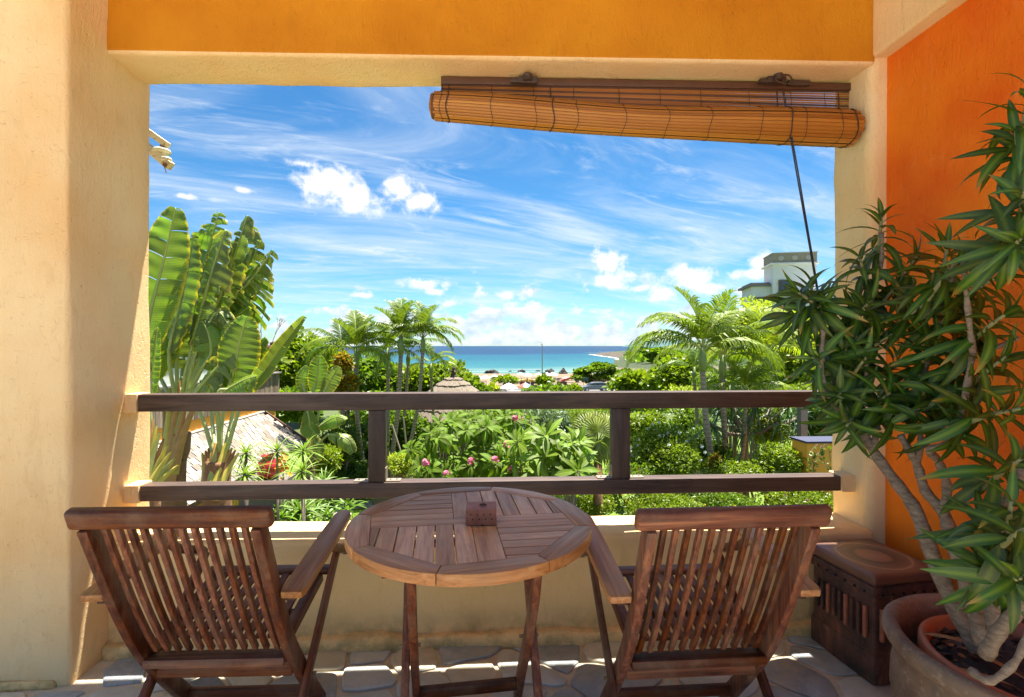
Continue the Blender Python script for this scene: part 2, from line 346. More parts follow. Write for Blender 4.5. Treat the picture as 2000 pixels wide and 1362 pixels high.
def rough_box(mb_box, cell=.07, bev=.03, amp=.005, big=.008, seg=4, mats=None, name='wall', pick=None):
    """hand-plastered block: cut fine, edges rounded, faces uneven"""
    me = bpy.data.meshes.new(name); x0, x1, y0, y1, z0, z1 = mb_box
    bm = bmesh.new(); mb = MB().bb(*mb_box); vv = [bm.verts.new(v) for v in mb.v]
    for f in mb.f: bm.faces.new([vv[i] for i in f])
    bmesh.ops.recalc_face_normals(bm, faces=bm.faces)
    if bev: bmesh.ops.bevel(bm, geom=list(bm.edges), offset=bev, segments=seg, profile=.5, affect='EDGES')
    for ax, (a, b) in enumerate(((x0, x1), (y0, y1), (z0, z1))):
        n = int((b - a) / cell)
        for i in range(1, n):
            no = [0, 0, 0]; no[ax] = 1; co = [0, 0, 0]; co[ax] = a + (b - a) * i / n
            bmesh.ops.bisect_plane(bm, geom=bm.verts[:] + bm.edges[:] + bm.faces[:], plane_co=co, plane_no=no, dist=1e-5)
    bm.normal_update()
    for v in bm.verts:
        n = mnoise.noise(v.co * 9.0) * amp + mnoise.noise(v.co * 2.1 + Vector((5, 2, 1))) * big
        v.co += v.normal * n
    bm.normal_update()
    for m in mats: me.materials.append(m)
    if pick:
        for f in bm.faces: f.material_index = pick(f.normal, f.calc_center_median())
    bm.to_mesh(me); bm.free(); me.shade_smooth(); return me
def fastmesh(name, V, F, mats, uv=None, mi=None, smooth=False):
    """V (n,3), F (m,k) arrays"""
    me = bpy.data.meshes.new(name); V = np.asarray(V, np.float32); F = np.asarray(F, np.int32); k = F.shape[1]
    me.vertices.add(len(V)); me.vertices.foreach_set('co', V.ravel()); me.loops.add(F.size); me.loops.foreach_set('vertex_index', F.ravel())
    me.polygons.add(len(F)); me.polygons.foreach_set('loop_start', np.arange(len(F), dtype=np.int32) * k)
    if uv is not None:
        l = me.uv_layers.new(name='UVMap'); l.data.foreach_set('uv', np.asarray(uv, np.float32)[F.ravel()].ravel())
    for m in (mats if isinstance(mats, (list, tuple)) else [mats]): me.materials.append(m)
    if mi is not None: me.polygons.foreach_set('material_index', np.asarray(mi, np.int32))
    me.update(calc_edges=True); me.validate()
    if smooth: me.shade_smooth()
    return me
def scatter(tv, tf, Rm, T):
    """copies of a template at rotations Rm (n,3,3) and places T (n,3)"""
    tv = np.asarray(tv, float); tf = np.asarray(tf); n = len(T)
    V = np.einsum('nij,kj->nki', Rm, tv) + T[:, None, :]
    F = tf[None] + (np.arange(n) * len(tv))[:, None, None]
    return V.reshape(-1, 3), F.reshape(-1, tf.shape[1])
def frames(Yd, Zd):
    """rotation matrices with local Y along Yd and local Z near Zd"""
    Y = Yd / np.linalg.norm(Yd, axis=1, keepdims=True); X = np.cross(Y, Zd); X /= np.linalg.norm(X, axis=1, keepdims=True) + 1e-9
    Z = np.cross(X, Y); return np.stack((X, Y, Z), axis=2)
LEAF4 = (np.array([(0, 0, 0), (-.24, .42, .05), (0, 1, -.08), (.24, .42, .05), (0, .5, -.02)]), np.array([(0, 4, 1), (1, 4, 2), (0, 3, 4), (4, 3, 2)]))
NARROW = (np.array([(0, 0, 0), (-.075, .45, .02), (0, 1, -.12), (.075, .45, .02)]), np.array([(0, 3, 1), (1, 3, 2)]))
ROUND = (np.array([(0, 0, 0), (-.34, .3, .06), (-.3, .75, .05), (0, 1, -.03), (.3, .75, .05), (.34, .3, .06), (0, .5, -.02)]),
         np.array([(0, 6, 1), (1, 6, 2), (2, 6, 3), (3, 6, 4), (4, 6, 5), (5, 6, 0)]))
def unit(n, r=rng): v = r.normal(size=(n, 3)); return v / np.linalg.norm(v, axis=1, keepdims=True)
def blobcloud(radii, n, nb=14, r=rng, lump=.45, fill=.25, flat=0.0):
    """points and outward directions on a lumpy crown made of many tufts"""
    radii = np.array(radii); c = unit(nb, r) * (r.random((nb, 1)) ** .4) * (1 - lump * .75); c[:, 2] = np.abs(c[:, 2]) * 1.0 - .25 * r.random(nb)
    k = r.integers(0, nb, n); d = unit(n, r); br = lump * (.7 + .6 * r.random(nb))[k][:, None]
    rad = np.where(r.random((n, 1)) < fill, r.random((n, 1)), .86 + .2 * r.random((n, 1)))
    p = c[k] + d * br * rad
    return p * radii, d
def leafcloud(pts, dirs, size, tpl, r=rng, up=.55, droop=0.0, tipr=.8):
    n = len(pts); t = dirs * .7 + unit(n, r) * tipr; t[:, 2] -= droop
    z = dirs * .5 + np.array([0, 0, up]) + unit(n, r) * .5
    Rm = frames(t, z) * (size * (.6 + .8 * r.random(n)))[:, None, None]
    return scatter(tpl[0], tpl[1], Rm, pts)
def shrub(name, label, cat, px, py, hw, hh, d, n, size, m, tpl=LEAF4, nb=16, group=None, lump=.42, up=.55, droop=0., depth=1.0, flowers=None, stems=True, seed=0, partname='foliage', zmin=None):
    r = np.random.default_rng(1000 + seed + int(px * 7 + py)); s = d / FPX
    c = at(px, py, d); rx, rz = hw * s, hh * s; radii = (rx, rx * depth, rz)
    t = thing(name, label, cat, (c.x, c.y, c.z - rz), 0, group)
    P, Dn = blobcloud(radii, n, nb, r, lump); P[:, 2] += rz
    V, F = leafcloud(P, Dn, size, tpl, r, up, droop)
    link(partname, fastmesh(partname, V, F, m), t)
    if stems:
        mb = MB(); gz = ground_z(c.x, c.y) - (c.z - rz)
        for i in range(5):
            q = P[r.integers(0, n)]; mb.tube([(q[0] * .2, q[1] * .2, min(gz, -.05)), (q[0] * .45, q[1] * .4, q[2] * .45), tuple(q * .85)], [.02 * rx + .012, .012 * rx + .01, .006], 5)
        part('stem', mb, BARK, t)
    if flowers:
        fn, fs, fm = flowers; Q, Dq = blobcloud(radii, fn, nb, r, lump, 0); Q[:, 2] += rz
        Q = Q * 1.05; sel = (Dq[:, 1] < .3) | (Dq[:, 2] > .2)
        Q = Q[sel]; k = 5; QQ = np.repeat(Q, k, 0); ang = np.tile(np.arange(k) * 2 * math.pi / k, len(Q))
        dd = np.stack((np.cos(ang), -.4 + 0 * ang, np.sin(ang)), 1); Rm = frames(dd, np.tile([0, -1., .6], (len(QQ), 1))) * fs
        V, F = scatter(ROUND[0], ROUND[1], Rm, QQ); link('flowers', fastmesh('flowers', V, F, fm), t)
    return t
def ground_z(x, y):
    if y < 26: z = -3.4
    elif y < 80: z = -3.4 - (y - 26) / 54 * 2.9
    elif y < 90: z = -6.3
    else: z = -6.3 - (y - 90) / 66 * .92
    return z
# ================================================================== the land, the sea
SEA_Z = -7.2
def coast(x):                                             # waterline: runs along the beach, then turns away to the right
    return 156 + 2.0 * math.sin(x * .09) + (0 if x < 38 else (x - 38) * 3.6 if x < 118 else 288 + (x - 118) * .25)
def ground():
    xs = np.concatenate([np.linspace(-900, -120, 8), np.linspace(-100, 130, 100), np.linspace(140, 2500, 24)])
    ys = np.concatenate([np.linspace(2.0, 30, 22), np.linspace(32, 215, 110), np.linspace(222, 560, 50), [700, 1000, 2000]])
    V = []
    for y in ys:
        for x in xs:
            c = coast(x); k = y - c
            z = ground_z(x, y) if y < 160 else -7.25
            if y > 100 and x > 38: z = max(z, -7.2 + min(2.6, max(0, -k) * .03) + (.6 * mnoise.noise(Vector((x * .03, y * .03, 0))) if k < -30 else 0))
            if k > 0: z = min(z, SEA_Z - .02 - min(3, k * .03))
            if y < 100: z += .06 * mnoise.noise(Vector((x * .5, y * .5, 1)))
            V.append((x, y, z))
    nx = len(xs); F = [(j * nx + i, j * nx + i + 1, (j + 1) * nx + i + 1, (j + 1) * nx + i) for j in range(len(ys) - 1) for i in range(nx - 1)]
    def gm(t):
        x, y, z = t.sep(t.pos); n = t.noise(t.pos, 1.4, 6, .65); f = t.noise(t.pos, 22, 5, .7); g = t.noise(t.pos, .06, 5, .6)
        soil = t.mix(t.rng(n, .4, .6), (.045, .075, .012), (.10, .075, .035)); soil = t.mix(f, soil, (.05, .10, .012))
        grass = t.mix(f, (.07, .13, .010), (.17, .24, .02)); dry = t.mix(t.rng(n, .4, .6), (.012, .022, .005), (.045, .065, .012))
        sand = t.mix(t.noise(t.pos, .35, 6, .7), (.145, .102, .055), (.205, .150, .088))
        c = t.mix(t.m('MULTIPLY', t.rng(y, 12.8, 13.3), t.rng(y, 24, 27, 1, 0)), soil, grass)
        c = t.mix(t.rng(y, 86, 88), c, sand)
        c = t.mix(t.m('MULTIPLY', t.rng(x, 46, 52), t.rng(y, 120, 150)), c, dry)
        t.P('Base Color', c); t.P('Roughness', .95); t.P('Normal', t.bump(f, .5, .05))
    o = link('ground', fastmesh('ground', V, F, mat('ground_soil_grass_sand', gm), smooth=True)); tag(o, kind='structure')
ground()
# lawn blades by the stepping slabs
def lawn():
    r = np.random.default_rng(5); n = 26000
    x = r.uniform(-7.0, -1.2, n); y = r.uniform(11.5, 19, n); P = np.stack((x, y, np.full(n, -3.40)), 1)
    d = unit(n, r) * .35; d[:, 2] = 1
    V, F = scatter(NARROW[0], NARROW[1], frames(d, unit(n, r)) * (.06 + .05 * r.random(n))[:, None, None], P)
    tag(link('grass', fastmesh('grass', V, F, L('grass_blade', (.09, .17, .008), (.20, .28, .018)))), 'short bright green lawn grass beside the pale stepping slabs', kind='stuff')
lawn()
slabm = M('pale_slab', (.32, .29, .23), .85, .15, 20, bump=.3)
for i, (px, py, w_, h_, a, lb) in enumerate([(693, 988, 1.0, .62, .25, 'pale rectangular stepping slab in the lawn behind the parapet'), (655, 1003, .9, .55, .15, 'pale stepping slab nearest the parapet, half hidden in the lawn')]):
    p = atz(px, py, -3.38); o = link('stepping_slab', MB().box((0, 0, 0), (w_, h_, .05)).mesh('stepping_slab', slabm, bevel=.01), loc=p); o.rotation_euler.z = a
    tag(o, lb, 'paving slab', 'stepping slabs in the lawn')
o = link('road', MB().box((20, 83.6, -6.28), (180, 6.4, .03)).mesh('road', M('asphalt', (.17, .165, .155), .9, .2, 6)), None); tag(o, kind='structure')
o = link('kerb', MB().box((20, 86.9, -6.22), (180, .25, .14)).mesh('kerb', M('kerb_stone', (.45, .43, .38), .9, .2, 6)), None); tag(o, kind='structure')

def sea():
    xs = np.array([-25000, -4000, -600, -60, 0, 60, 120, 200, 600, 4000, 25000.]); ys = np.array([140, 170, 220, 300, 450, 800, 1500, 4000, 12000, 30000.])
    V = [(x, y, SEA_Z) for y in ys for x in xs]; nx = len(xs)
    F = [(j * nx + i, j * nx + i + 1, (j + 1) * nx + i + 1, (j + 1) * nx + i) for j in range(len(ys) - 1) for i in range(nx - 1)]
    def sm(t):
        x, y, z = t.sep(t.pos)
        dist = t.m('SUBTRACT', y, t.m('MULTIPLY', t.m('MAXIMUM', t.m('SUBTRACT', x, 20.0), 0.0), .9))
        n = t.noise(t.vm('MULTIPLY', t.pos, (.004, .012, 0)), 1.0, 5, .6); n2 = t.noise(t.vm('MULTIPLY', t.pos, (.03, .09, 0)), 1.0, 5, .65)
        dd = t.m('ADD', dist, t.m('MULTIPLY', t.m('SUBTRACT', n, .5), 120.0))
        dd = t.m('ADD', dd, t.m('MULTIPLY', t.m('SUBTRACT', n2, .5), 60.0))
        c = t.ramp(t.rng(dd, 150, 950), [(0, (.075, .15, .12)), (.07, (.014, .090, .105)), (.22, (.003, .058, .088)), (.38, (.0025, .052, .086)), (.43, (.0013, .025, .066)), (.7, (.0012, .019, .056)), (1, (.0012, .019, .055))])
        w2 = t.noise(t.vm('MULTIPLY', t.pos, (.05, .35, 0)), 1.0, 5, .7)
        c = t.mix(t.rng(w2, .30, .75), c, t.mix(1.0, c, (1.5, 1.45, 1.35), 'MULTIPLY'))
        # breaking water by the beach and scattered white caps
        sh = t.m('ADD', y, t.m('MULTIPLY', t.m('SUBTRACT', n2, .5), 16.0)); wv = t.m('SINE', t.m('MULTIPLY', sh, .42))
        foam = t.m('MULTIPLY', t.rng(wv, .72, .95), t.rng(dist, 172, 200, 1.0, 0.0))
        caps = t.m('MULTIPLY', t.rng(t.noise(t.vm('MULTIPLY', t.pos, (.05, .10, 0)), 1.0, 3, .7), .715, .76), .75)
        c = t.mix(t.m('MAXIMUM', foam, caps), c, (.30, .31, .31))
        t.P('Base Color', c); t.P('Roughness', .35); t.P('Specular IOR Level', .12)
        t.P('Normal', t.bump(t.noise(t.vm('MULTIPLY', t.pos, (.4, 1.4, 0)), 1.0, 5, .65), .5, .5))
    o = link('sea', fastmesh('sea', V, F, mat('sea_water', sm))); tag(o, kind='structure')
sea()
foamm = M('sea_foam', (.42, .43, .43), .7, .05, 3, bump=.5)
rockm = M('black_rock', (.045, .040, .036), .9, .5, 2.0, bump=1.0)
def landmass(name, outline, h, m, n=60, seed=0, rough=.8, hump=None, **kw):
    """terrain patch on the sea: outline in plan, height rises inwards"""
    xs = [p[0] for p in outline]; ys = [p[1] for p in outline]; x0, x1, y0, y1 = min(xs), max(xs), min(ys), max(ys)
    V, F, idx = [], [], {}
    def inside(x, y):
        c = False; k = len(outline)
        for i in range(k):
            (ax, ay), (bx, by) = outline[i], outline[(i + 1) % k]
            if (ay > y) != (by > y) and x < (bx - ax) * (y - ay) / (by - ay) + ax: c = not c
        return c
    def dist(x, y):
        b = 1e9; k = len(outline)
        for i in range(k):
            a = Vector(outline[i]); e = Vector(outline[(i + 1) % k]) - a; q = Vector((x, y)) - a; s = max(0, min(1, q.dot(e) / e.dot(e))); b = min(b, (q - e * s).length)
        return b
    for j in range(n + 1):
        for i in range(n + 1):
            x = x0 + (x1 - x0) * i / n; y = y0 + (y1 - y0) * j / n
            dd = dist(x, y) if inside(x, y) else -dist(x, y)
            z = SEA_Z + h(dd, x, y) + (mnoise.fractal(Vector((x * .11, y * .11, seed)), 1, 2, 5) * rough if dd > -4 else 0)
            idx[i, j] = len(V); V.append((x, y, z))
    for j in range(n):
        for i in range(n): F.append((idx[i, j], idx[i + 1, j], idx[i + 1, j + 1], idx[i, j + 1]))
    o = link(name, fastmesh(name, V, F, m, smooth=False)); tag(o, kind='structure'); return o
def hm(t):
    x, y, z = t.sep(t.pos); n = t.noise(t.pos, .25, 6, .7); f = t.noise(t.pos, 1.1, 5, .7)
    rock = t.mix(t.rng(n, .35, .65), (.035, .027, .018), (.11, .085, .055)); gr = t.mix(t.rng(f, .35, .65), (.016, .035, .006), (.07, .10, .015))
    t.P('Base Color', t.mix(t.rng(t.m('ADD', z, t.m('MULTIPLY', n, 2.2)), -3.9, -3.2), rock, gr)); t.P('Roughness', .95); t.P('Normal', t.bump(f, .9, .5))
pt = [atz(1160, 692.5, SEA_Z), atz(1205, 698.5, SEA_Z), atz(1250, 705, SEA_Z), atz(1288, 712, SEA_Z), atz(1300, 722, SEA_Z), atz(1400, 740, SEA_Z), atz(1620, 722, SEA_Z), atz(1700, 684, SEA_Z), atz(1420, 683.5, SEA_Z), atz(1265, 686, SEA_Z), atz(1200, 689, SEA_Z)]
pt = [(p.x, p.y) for p in pt]
def hh(d, x, y):
    if d < 0: return max(-2.5, d * .12)
    inland = max(0, (x - 105) / 60)
    return min(2.6, d * .16) + min(9, max(0, d - 22) * .10) * min(1.3, inland)
landmass('headland', pt, hh, mat('headland_rock_and_green', hm), 110, 3, .9)
far = [atz(1214, 677.4, SEA_Z), atz(1300, 678.2, SEA_Z), atz(1500, 678.2, SEA_Z), atz(1500, 676.95, SEA_Z), atz(1250, 676.95, SEA_Z)]
far = [(p.x, p.y) for p in far]
landmass('distant_headland', far, lambda d, x, y: (min(52, d * .30) if d > 0 else -10), M('distant_haze_green', (.05, .11, .10), .95, .4, .004), 60, 9, 6)  # blue of the distant haze is put into this green
def scrub():
    r = np.random.default_rng(31); n = 24000; x = r.uniform(62, 330, n); y = r.uniform(165, 545, n); P = []
    cs = np.array([coast(a) for a in x]); nz = np.array([mnoise.noise(Vector((a * .045, b * .045, 4))) for a, b in zip(x, y)])
    ok = (y < cs - 26) & (nz > -.3)
    x, y, nz = x[ok], y[ok], nz[ok]; z = np.array([-7.2 + min(2.6, max(0, coast(a) - b) * .03) for a, b in zip(x, y)])
    P = np.stack((x, y, z + .2 + 1.5 * r.random(len(x)) * np.clip(nz + .3, 0, 1)), 1); V, F = leafcloud(P, np.tile([0, -.3, 1.], (len(P), 1)), 2.3, ROUND, r, .4)
    tag(link('scrub', fastmesh('scrub', V, F, LF_MID)), 'low green scrub covering the land behind the rocky point', kind='stuff')
scrub()
# surf lines hugging the point: real foam strips a hand above the water
def surf():
    r = random.Random(4); mb = MB()
    for k in range(46):
        u = k / 45; a = Vector(pt[0]).lerp(Vector(pt[3]), u) if u < 1 else Vector(pt[3]); a = a + Vector((-1.0, -.25)) * (2.5 + 3 * r.random())
        ln = 10 + 16 * r.random(); wd2 = 1.2 + 3.0 * r.random() + (3 if u > .75 else 0)
        dv = (Vector(pt[3]) - Vector(pt[0])).normalized(); nv = Vector((dv.y, -dv.x))
        if k % 5 == 3: continue
        q = [(a + dv * ln * (s - .5) + nv * wd2 * math.sin(math.pi * s) * sg * (.4 + .6 * r.random())) for sg in (1, -1) for s in ([i / 8 for i in range(9)] if sg > 0 else [i / 8 for i in range(7, 0, -1)])]
        mb.prism([(p.x, p.y) for p in q], SEA_Z - .02 + .004 * k, SEA_Z + .12 + .006 * k)
    for px, py, ln in ((1290, 706, 26), (1300, 712, 30), (1285, 718, 34), (1265, 716, 22), (1240, 711, 18), (1170, 688.6, 40), (1190, 687.5, 40)):
        p = atz(px, py, SEA_Z); q = [(p.x + math.cos(a) * ln * .5 * (.8 + .4 * r.random()), p.y + math.sin(a) * 2.8 * (.6 + .6 * r.random())) for a in [i * .45 for i in range(14)]]
        mb.prism(q, SEA_Z - .02, SEA_Z + .10)
    tag(link('surf', mb.mesh('surf', foamm)), 'white surf breaking along the low rocky point', kind='stuff')
surf()

# ================================================================== the loggia
XL, XR, YF, YB, ZT, XW = -1.616, 1.788, 2.235, 2.515, 2.625, 1.865
L_in = aty(118, 300, 2.03).x
def struct(name, me): o = link(name, me); tag(o, kind='structure'); return o
struct('wall_left', rough_box((-2.9, XL, 2.035, YB, -.02, 3.1), mats=[CREAM], bev=.02, amp=.005, big=.012))
struct('parapet', rough_box((XL - .02, XR + .02, YF, YB - .003, -.02, .462), mats=[PARA], bev=.022, amp=.004, big=.006, cell=.05))
lin_me = (rough_box((XL - .02, XR + .02, YF + .004, YB - .004, ZT, 3.1), mats=[CREAM, OCHRE], bev=.02, amp=.004, big=.007, cell=.05, pick=lambda n, c: 1 if n.y < -.55 and c.z > ZT + .012 else 0))
for v_ in lin_me.vertices:
    if v_.co.z < 2.8: v_.co.z -= .052 * (XR - v_.co.x) / (XR - XL)   # the beam is not quite level
struct('lintel', lin_me)
struct('wall_right', rough_box((XR, 2.6, YF + .012, YB + .004, -.02, 3.1), mats=[CREAM], bev=.04, amp=.005, big=.01))
struct('wall_side', rough_box((XW, 2.6, -.25, YF + .03, -.02, 2.672), mats=[ORANGE], bev=.012, amp=.005, big=.01))
struct('wall_side_upper', rough_box((XR + .004, 2.6, -.25, YF + .03, 2.660, 3.1), mats=[CREAM], bev=.015, amp=.004, big=.008))
struct('ceiling', MB().bb(-2.9, 2.62, 1.50, 2.80, 3.08, 3.2).mesh('ceiling', M('ceiling_plaster', (.80, .66, .44), .9, .06, 3)))  # unseen; back edge cut short so sun and sky light the loggia
# plaster skirt at the foot of the parapet and of the walls
def skirt(name, x0, x1, y0, y1, h):
    me = rough_box((x0, x1, y0, y1, -.02, h), mats=[PARA], bev=.018, amp=.016, big=.012, cell=.035); return struct(name, me)
skirt('skirting', XL - .01, XR + .01, YF - .045, YF + .03, .052)
skirt('skirting_left', -2.9, XL - .05, 2.018, 2.05, .022)
# cream plaster cushions that carry the rails
RY0, RY1 = 2.335, 2.41
def cushion(name, x0, x1, z0, z1): return rough_box((x0, x1, RY0 - .008, RY1 + .02, z0, z1), mats=[CREAM], bev=.006, amp=.003, big=.003, cell=.03)
tL, tR = aty(268, 790, RY0).x, aty(1625, 780, RY0).x
z_t1, z_t0 = aty(268, 771, RY0).z, aty(268, 805, RY0).z
z_b1, z_b0 = aty(900, 941, RY0).z, aty(900, 971, RY0).z
rail = thing('balcony_railing', 'dark brown wooden balcony railing with two rails and two uprights across the opening', 'railing', (0, (RY0 + RY1) / 2, .46))
def rb(nm, x0, x1, y0, y1, z0, z1, m, bv=.006):
    me = MB().box((0, 0, 0), (x1 - x0, y1 - y0, z1 - z0)).mesh(nm, m, bevel=bv, smooth=.6); return link(nm, me, rail, loc=((x0 + x1) / 2, (y0 + y1) / 2 - rail.location.y, (z0 + z1) / 2 - rail.location.z))
rb('top_rail', tL, XR + .02, RY0, RY1, z_t0, z_t1, RAILM)
rb('bottom_rail', aty(272, 960, RY0).x, aty(1643, 940, RY0).x, RY0, RY1, z_b0, z_b1, RAILM)
for a, b in ((719, 751), (1197, 1231)):
    x0, x1 = aty(a, 870, RY0 + .005).x, aty(b, 870, RY0 + .005).x
    rb('upright', x0, x1, RY0 + .005, RY1 - .004, z_b1 + .001, z_t0 - .001, RAILZ, .004)
    for sx, s in ((x0 - .035, -1), (x1 + .035, 1)):
        br = MB().box((0, 0, 0), (.07, .045, .004)).box((-s * .033, 0, .03), (.004, .045, .06))
        q = part('angle_bracket', br, M('bracket_metal', (.30, .25, .18), .5, .3, 40, metal=.4), rail); q.location = (sx, 0, z_b1 + .003 - rail.location.z)
        for dxs in (-.014, .016):
            part('screw', MB().lathe([(.0001, .004), (.004, .003), (.005, 0)], 8, (dxs, 0, .002)), M('screw_metal', (.2, .18, .15), .4, metal=.8), q)
for x0, x1, z0, z1, sd in ((XL - .02, tL, z_t0 - .004, z_t1 + .004, 0), (XL - .02, aty(272, 960, RY0).x, z_b0 - .006, z_b1 + .006, 0), (aty(1643, 940, RY0).x, XR + .02, z_b0 - .004, z_b1 + .006, 0)):
    o = link('rail_socket', cushion('rail_socket', x0, x1, z0 - rail.location.z, z1 - rail.location.z), rail); o.location = (0, -rail.location.y, 0)

# ------------------------------------------------------------------ crazy paving
floor = struct('floor', MB().bb(-7, 7, -9, 2.6, -.12, -.006).mesh('floor', mat('paving_mortar', lambda t: (  # far part behind the camera is unseen, added to bounce sunlight inside
    t.P('Base Color', t.mix(t.rng(t.noise(t.pos, 7, 6, .7), .35, .65), (.52, .43, .30), (.70, .60, .45))), t.P('Roughness', .9), t.P('Normal', t.bump(t.noise(t.pos, 30, 6, .7), .8, .01))))))
def clip(poly, p, n):
    out = []
    for i in range(len(poly)):
        a, b = poly[i], poly[(i + 1) % len(poly)]; da = (a[0] - p[0]) * n[0] + (a[1] - p[1]) * n[1]; db = (b[0] - p[0]) * n[0] + (b[1] - p[1]) * n[1]
        if da <= 0: out.append(a)
        if (da < 0 < db) or (db < 0 < da): s = da / (da - db); out.append((a[0] + (b[0] - a[0]) * s, a[1] + (b[1] - a[1]) * s))
    return out
def stonem(t, c1=(.2, .2, .2), c2=(.4, .4, .4)):
    o = t.new('ShaderNodeObjectInfo').outputs['Random']; v = t.vm('ADD', t.pos, t.comb(t.m('MULTIPLY', o, 9.0), o, o))
    n = t.noise(v, 6, 7, .7, .8); f = t.noise(v, 45, 5, .7)
    c = t.mix(t.rng(n, .32, .68), c1, c2); c = t.mix(t.rng(t.noise(v, 3.2, 4, .6), .55, .72), c, (.50, .42, .28)); c = t.mix(t.m('MULTIPLY', t.rng(f, .5, .8), .4), c, (.55, .52, .46))
    t.P('Base Color', c); t.P('Roughness', t.rng(n, .3, .7, .5, .75)); t.P('Normal', t.bump(t.m('ADD', n, t.m('MULTIPLY', f, .5)), .6, .008))
STONES = [mat('stone_blue_grey', stonem, c1=(.22, .245, .255), c2=(.46, .48, .48)), mat('stone_pale_grey', stonem, c1=(.42, .43, .40), c2=(.64, .64, .58)),
          mat('stone_buff', stonem, c1=(.47, .43, .33), c2=(.66, .61, .48)), mat('stone_dark_slate', stonem, c1=(.11, .12, .13), c2=(.24, .25, .26))]
def paving():
    r = random.Random(12); X0, X1, Y0, Y1 = -2.3, 1.86, .35, YF - .02
    pts = []
    for _ in range(9000):
        p = (r.uniform(X0, X1), r.uniform(Y0, Y1)); md = .125 + .12 * abs(mnoise.noise(Vector((p[0] * 1.3, p[1] * 1.3, 3)))) * 2
        if all(((p[0] - q[0]) * .8) ** 2 + ((p[1] - q[1]) * 1.15) ** 2 > md * md for q in pts): pts.append(p)
    for i, p in enumerate(pts):
        poly = [(X0, Y0), (X1, Y0), (X1, Y1), (X0, Y1)]
        for j, q in enumerate(pts):
            if j != i and abs(q[0] - p[0]) < .9 and abs(q[1] - p[1]) < .9:
                n = (q[0] - p[0], q[1] - p[1]); ln = math.hypot(*n); g = .009 / ln
                poly = clip(poly, (p[0] + n[0] * (.5 - g), p[1] + n[1] * (.5 - g)), n)
        if len(poly) < 3: continue
        if p[0] < XL and max(q[1] for q in poly) > 2.0: poly = clip(poly, (0, 2.0), (0, 1))
        if len(poly) < 3: continue
        for k in range(2):
            nw = []
            for a in range(len(poly)):
                A, B2 = poly[a], poly[(a + 1) % len(poly)]; s = .13 if k == 0 else .25
                for u in (s, 1 - s): nw.append((A[0] + (B2[0] - A[0]) * u, A[1] + (B2[1] - A[1]) * u))
            poly = nw
        poly = [(a + .010 * mnoise.noise(Vector((a * 22, b * 22, 1))), b + .010 * mnoise.noise(Vector((a * 22, b * 22, 7)))) for a, b in poly]
        cx = sum(a for a, b in poly) / len(poly); cyy = sum(b for a, b in poly) / len(poly); h = r.uniform(.000, .006); nn = len(poly)
        V = [(a, b, -.012) for a, b in poly] + [(a, b, h - .002) for a, b in poly] + [(cx + (a - cx) * .93, cyy + (b - cyy) * .93, h + .002) for a, b in poly] + [(cx, cyy, h + .003)]
        F = [(a, (a + 1) % nn, nn + (a + 1) % nn, nn + a) for a in range(nn)] + [(nn + a, nn + (a + 1) % nn, 2 * nn + (a + 1) % nn, 2 * nn + a) for a in range(nn)] + [(2 * nn + a, 2 * nn + (a + 1) % nn, 3 * nn) for a in range(nn)]
        mb = MB().add(V, F); link('paving_stone', mb.mesh('paving_stone', r.choices(STONES, (5, 7, 5, 1))[0], smooth=.5), floor)
paving()

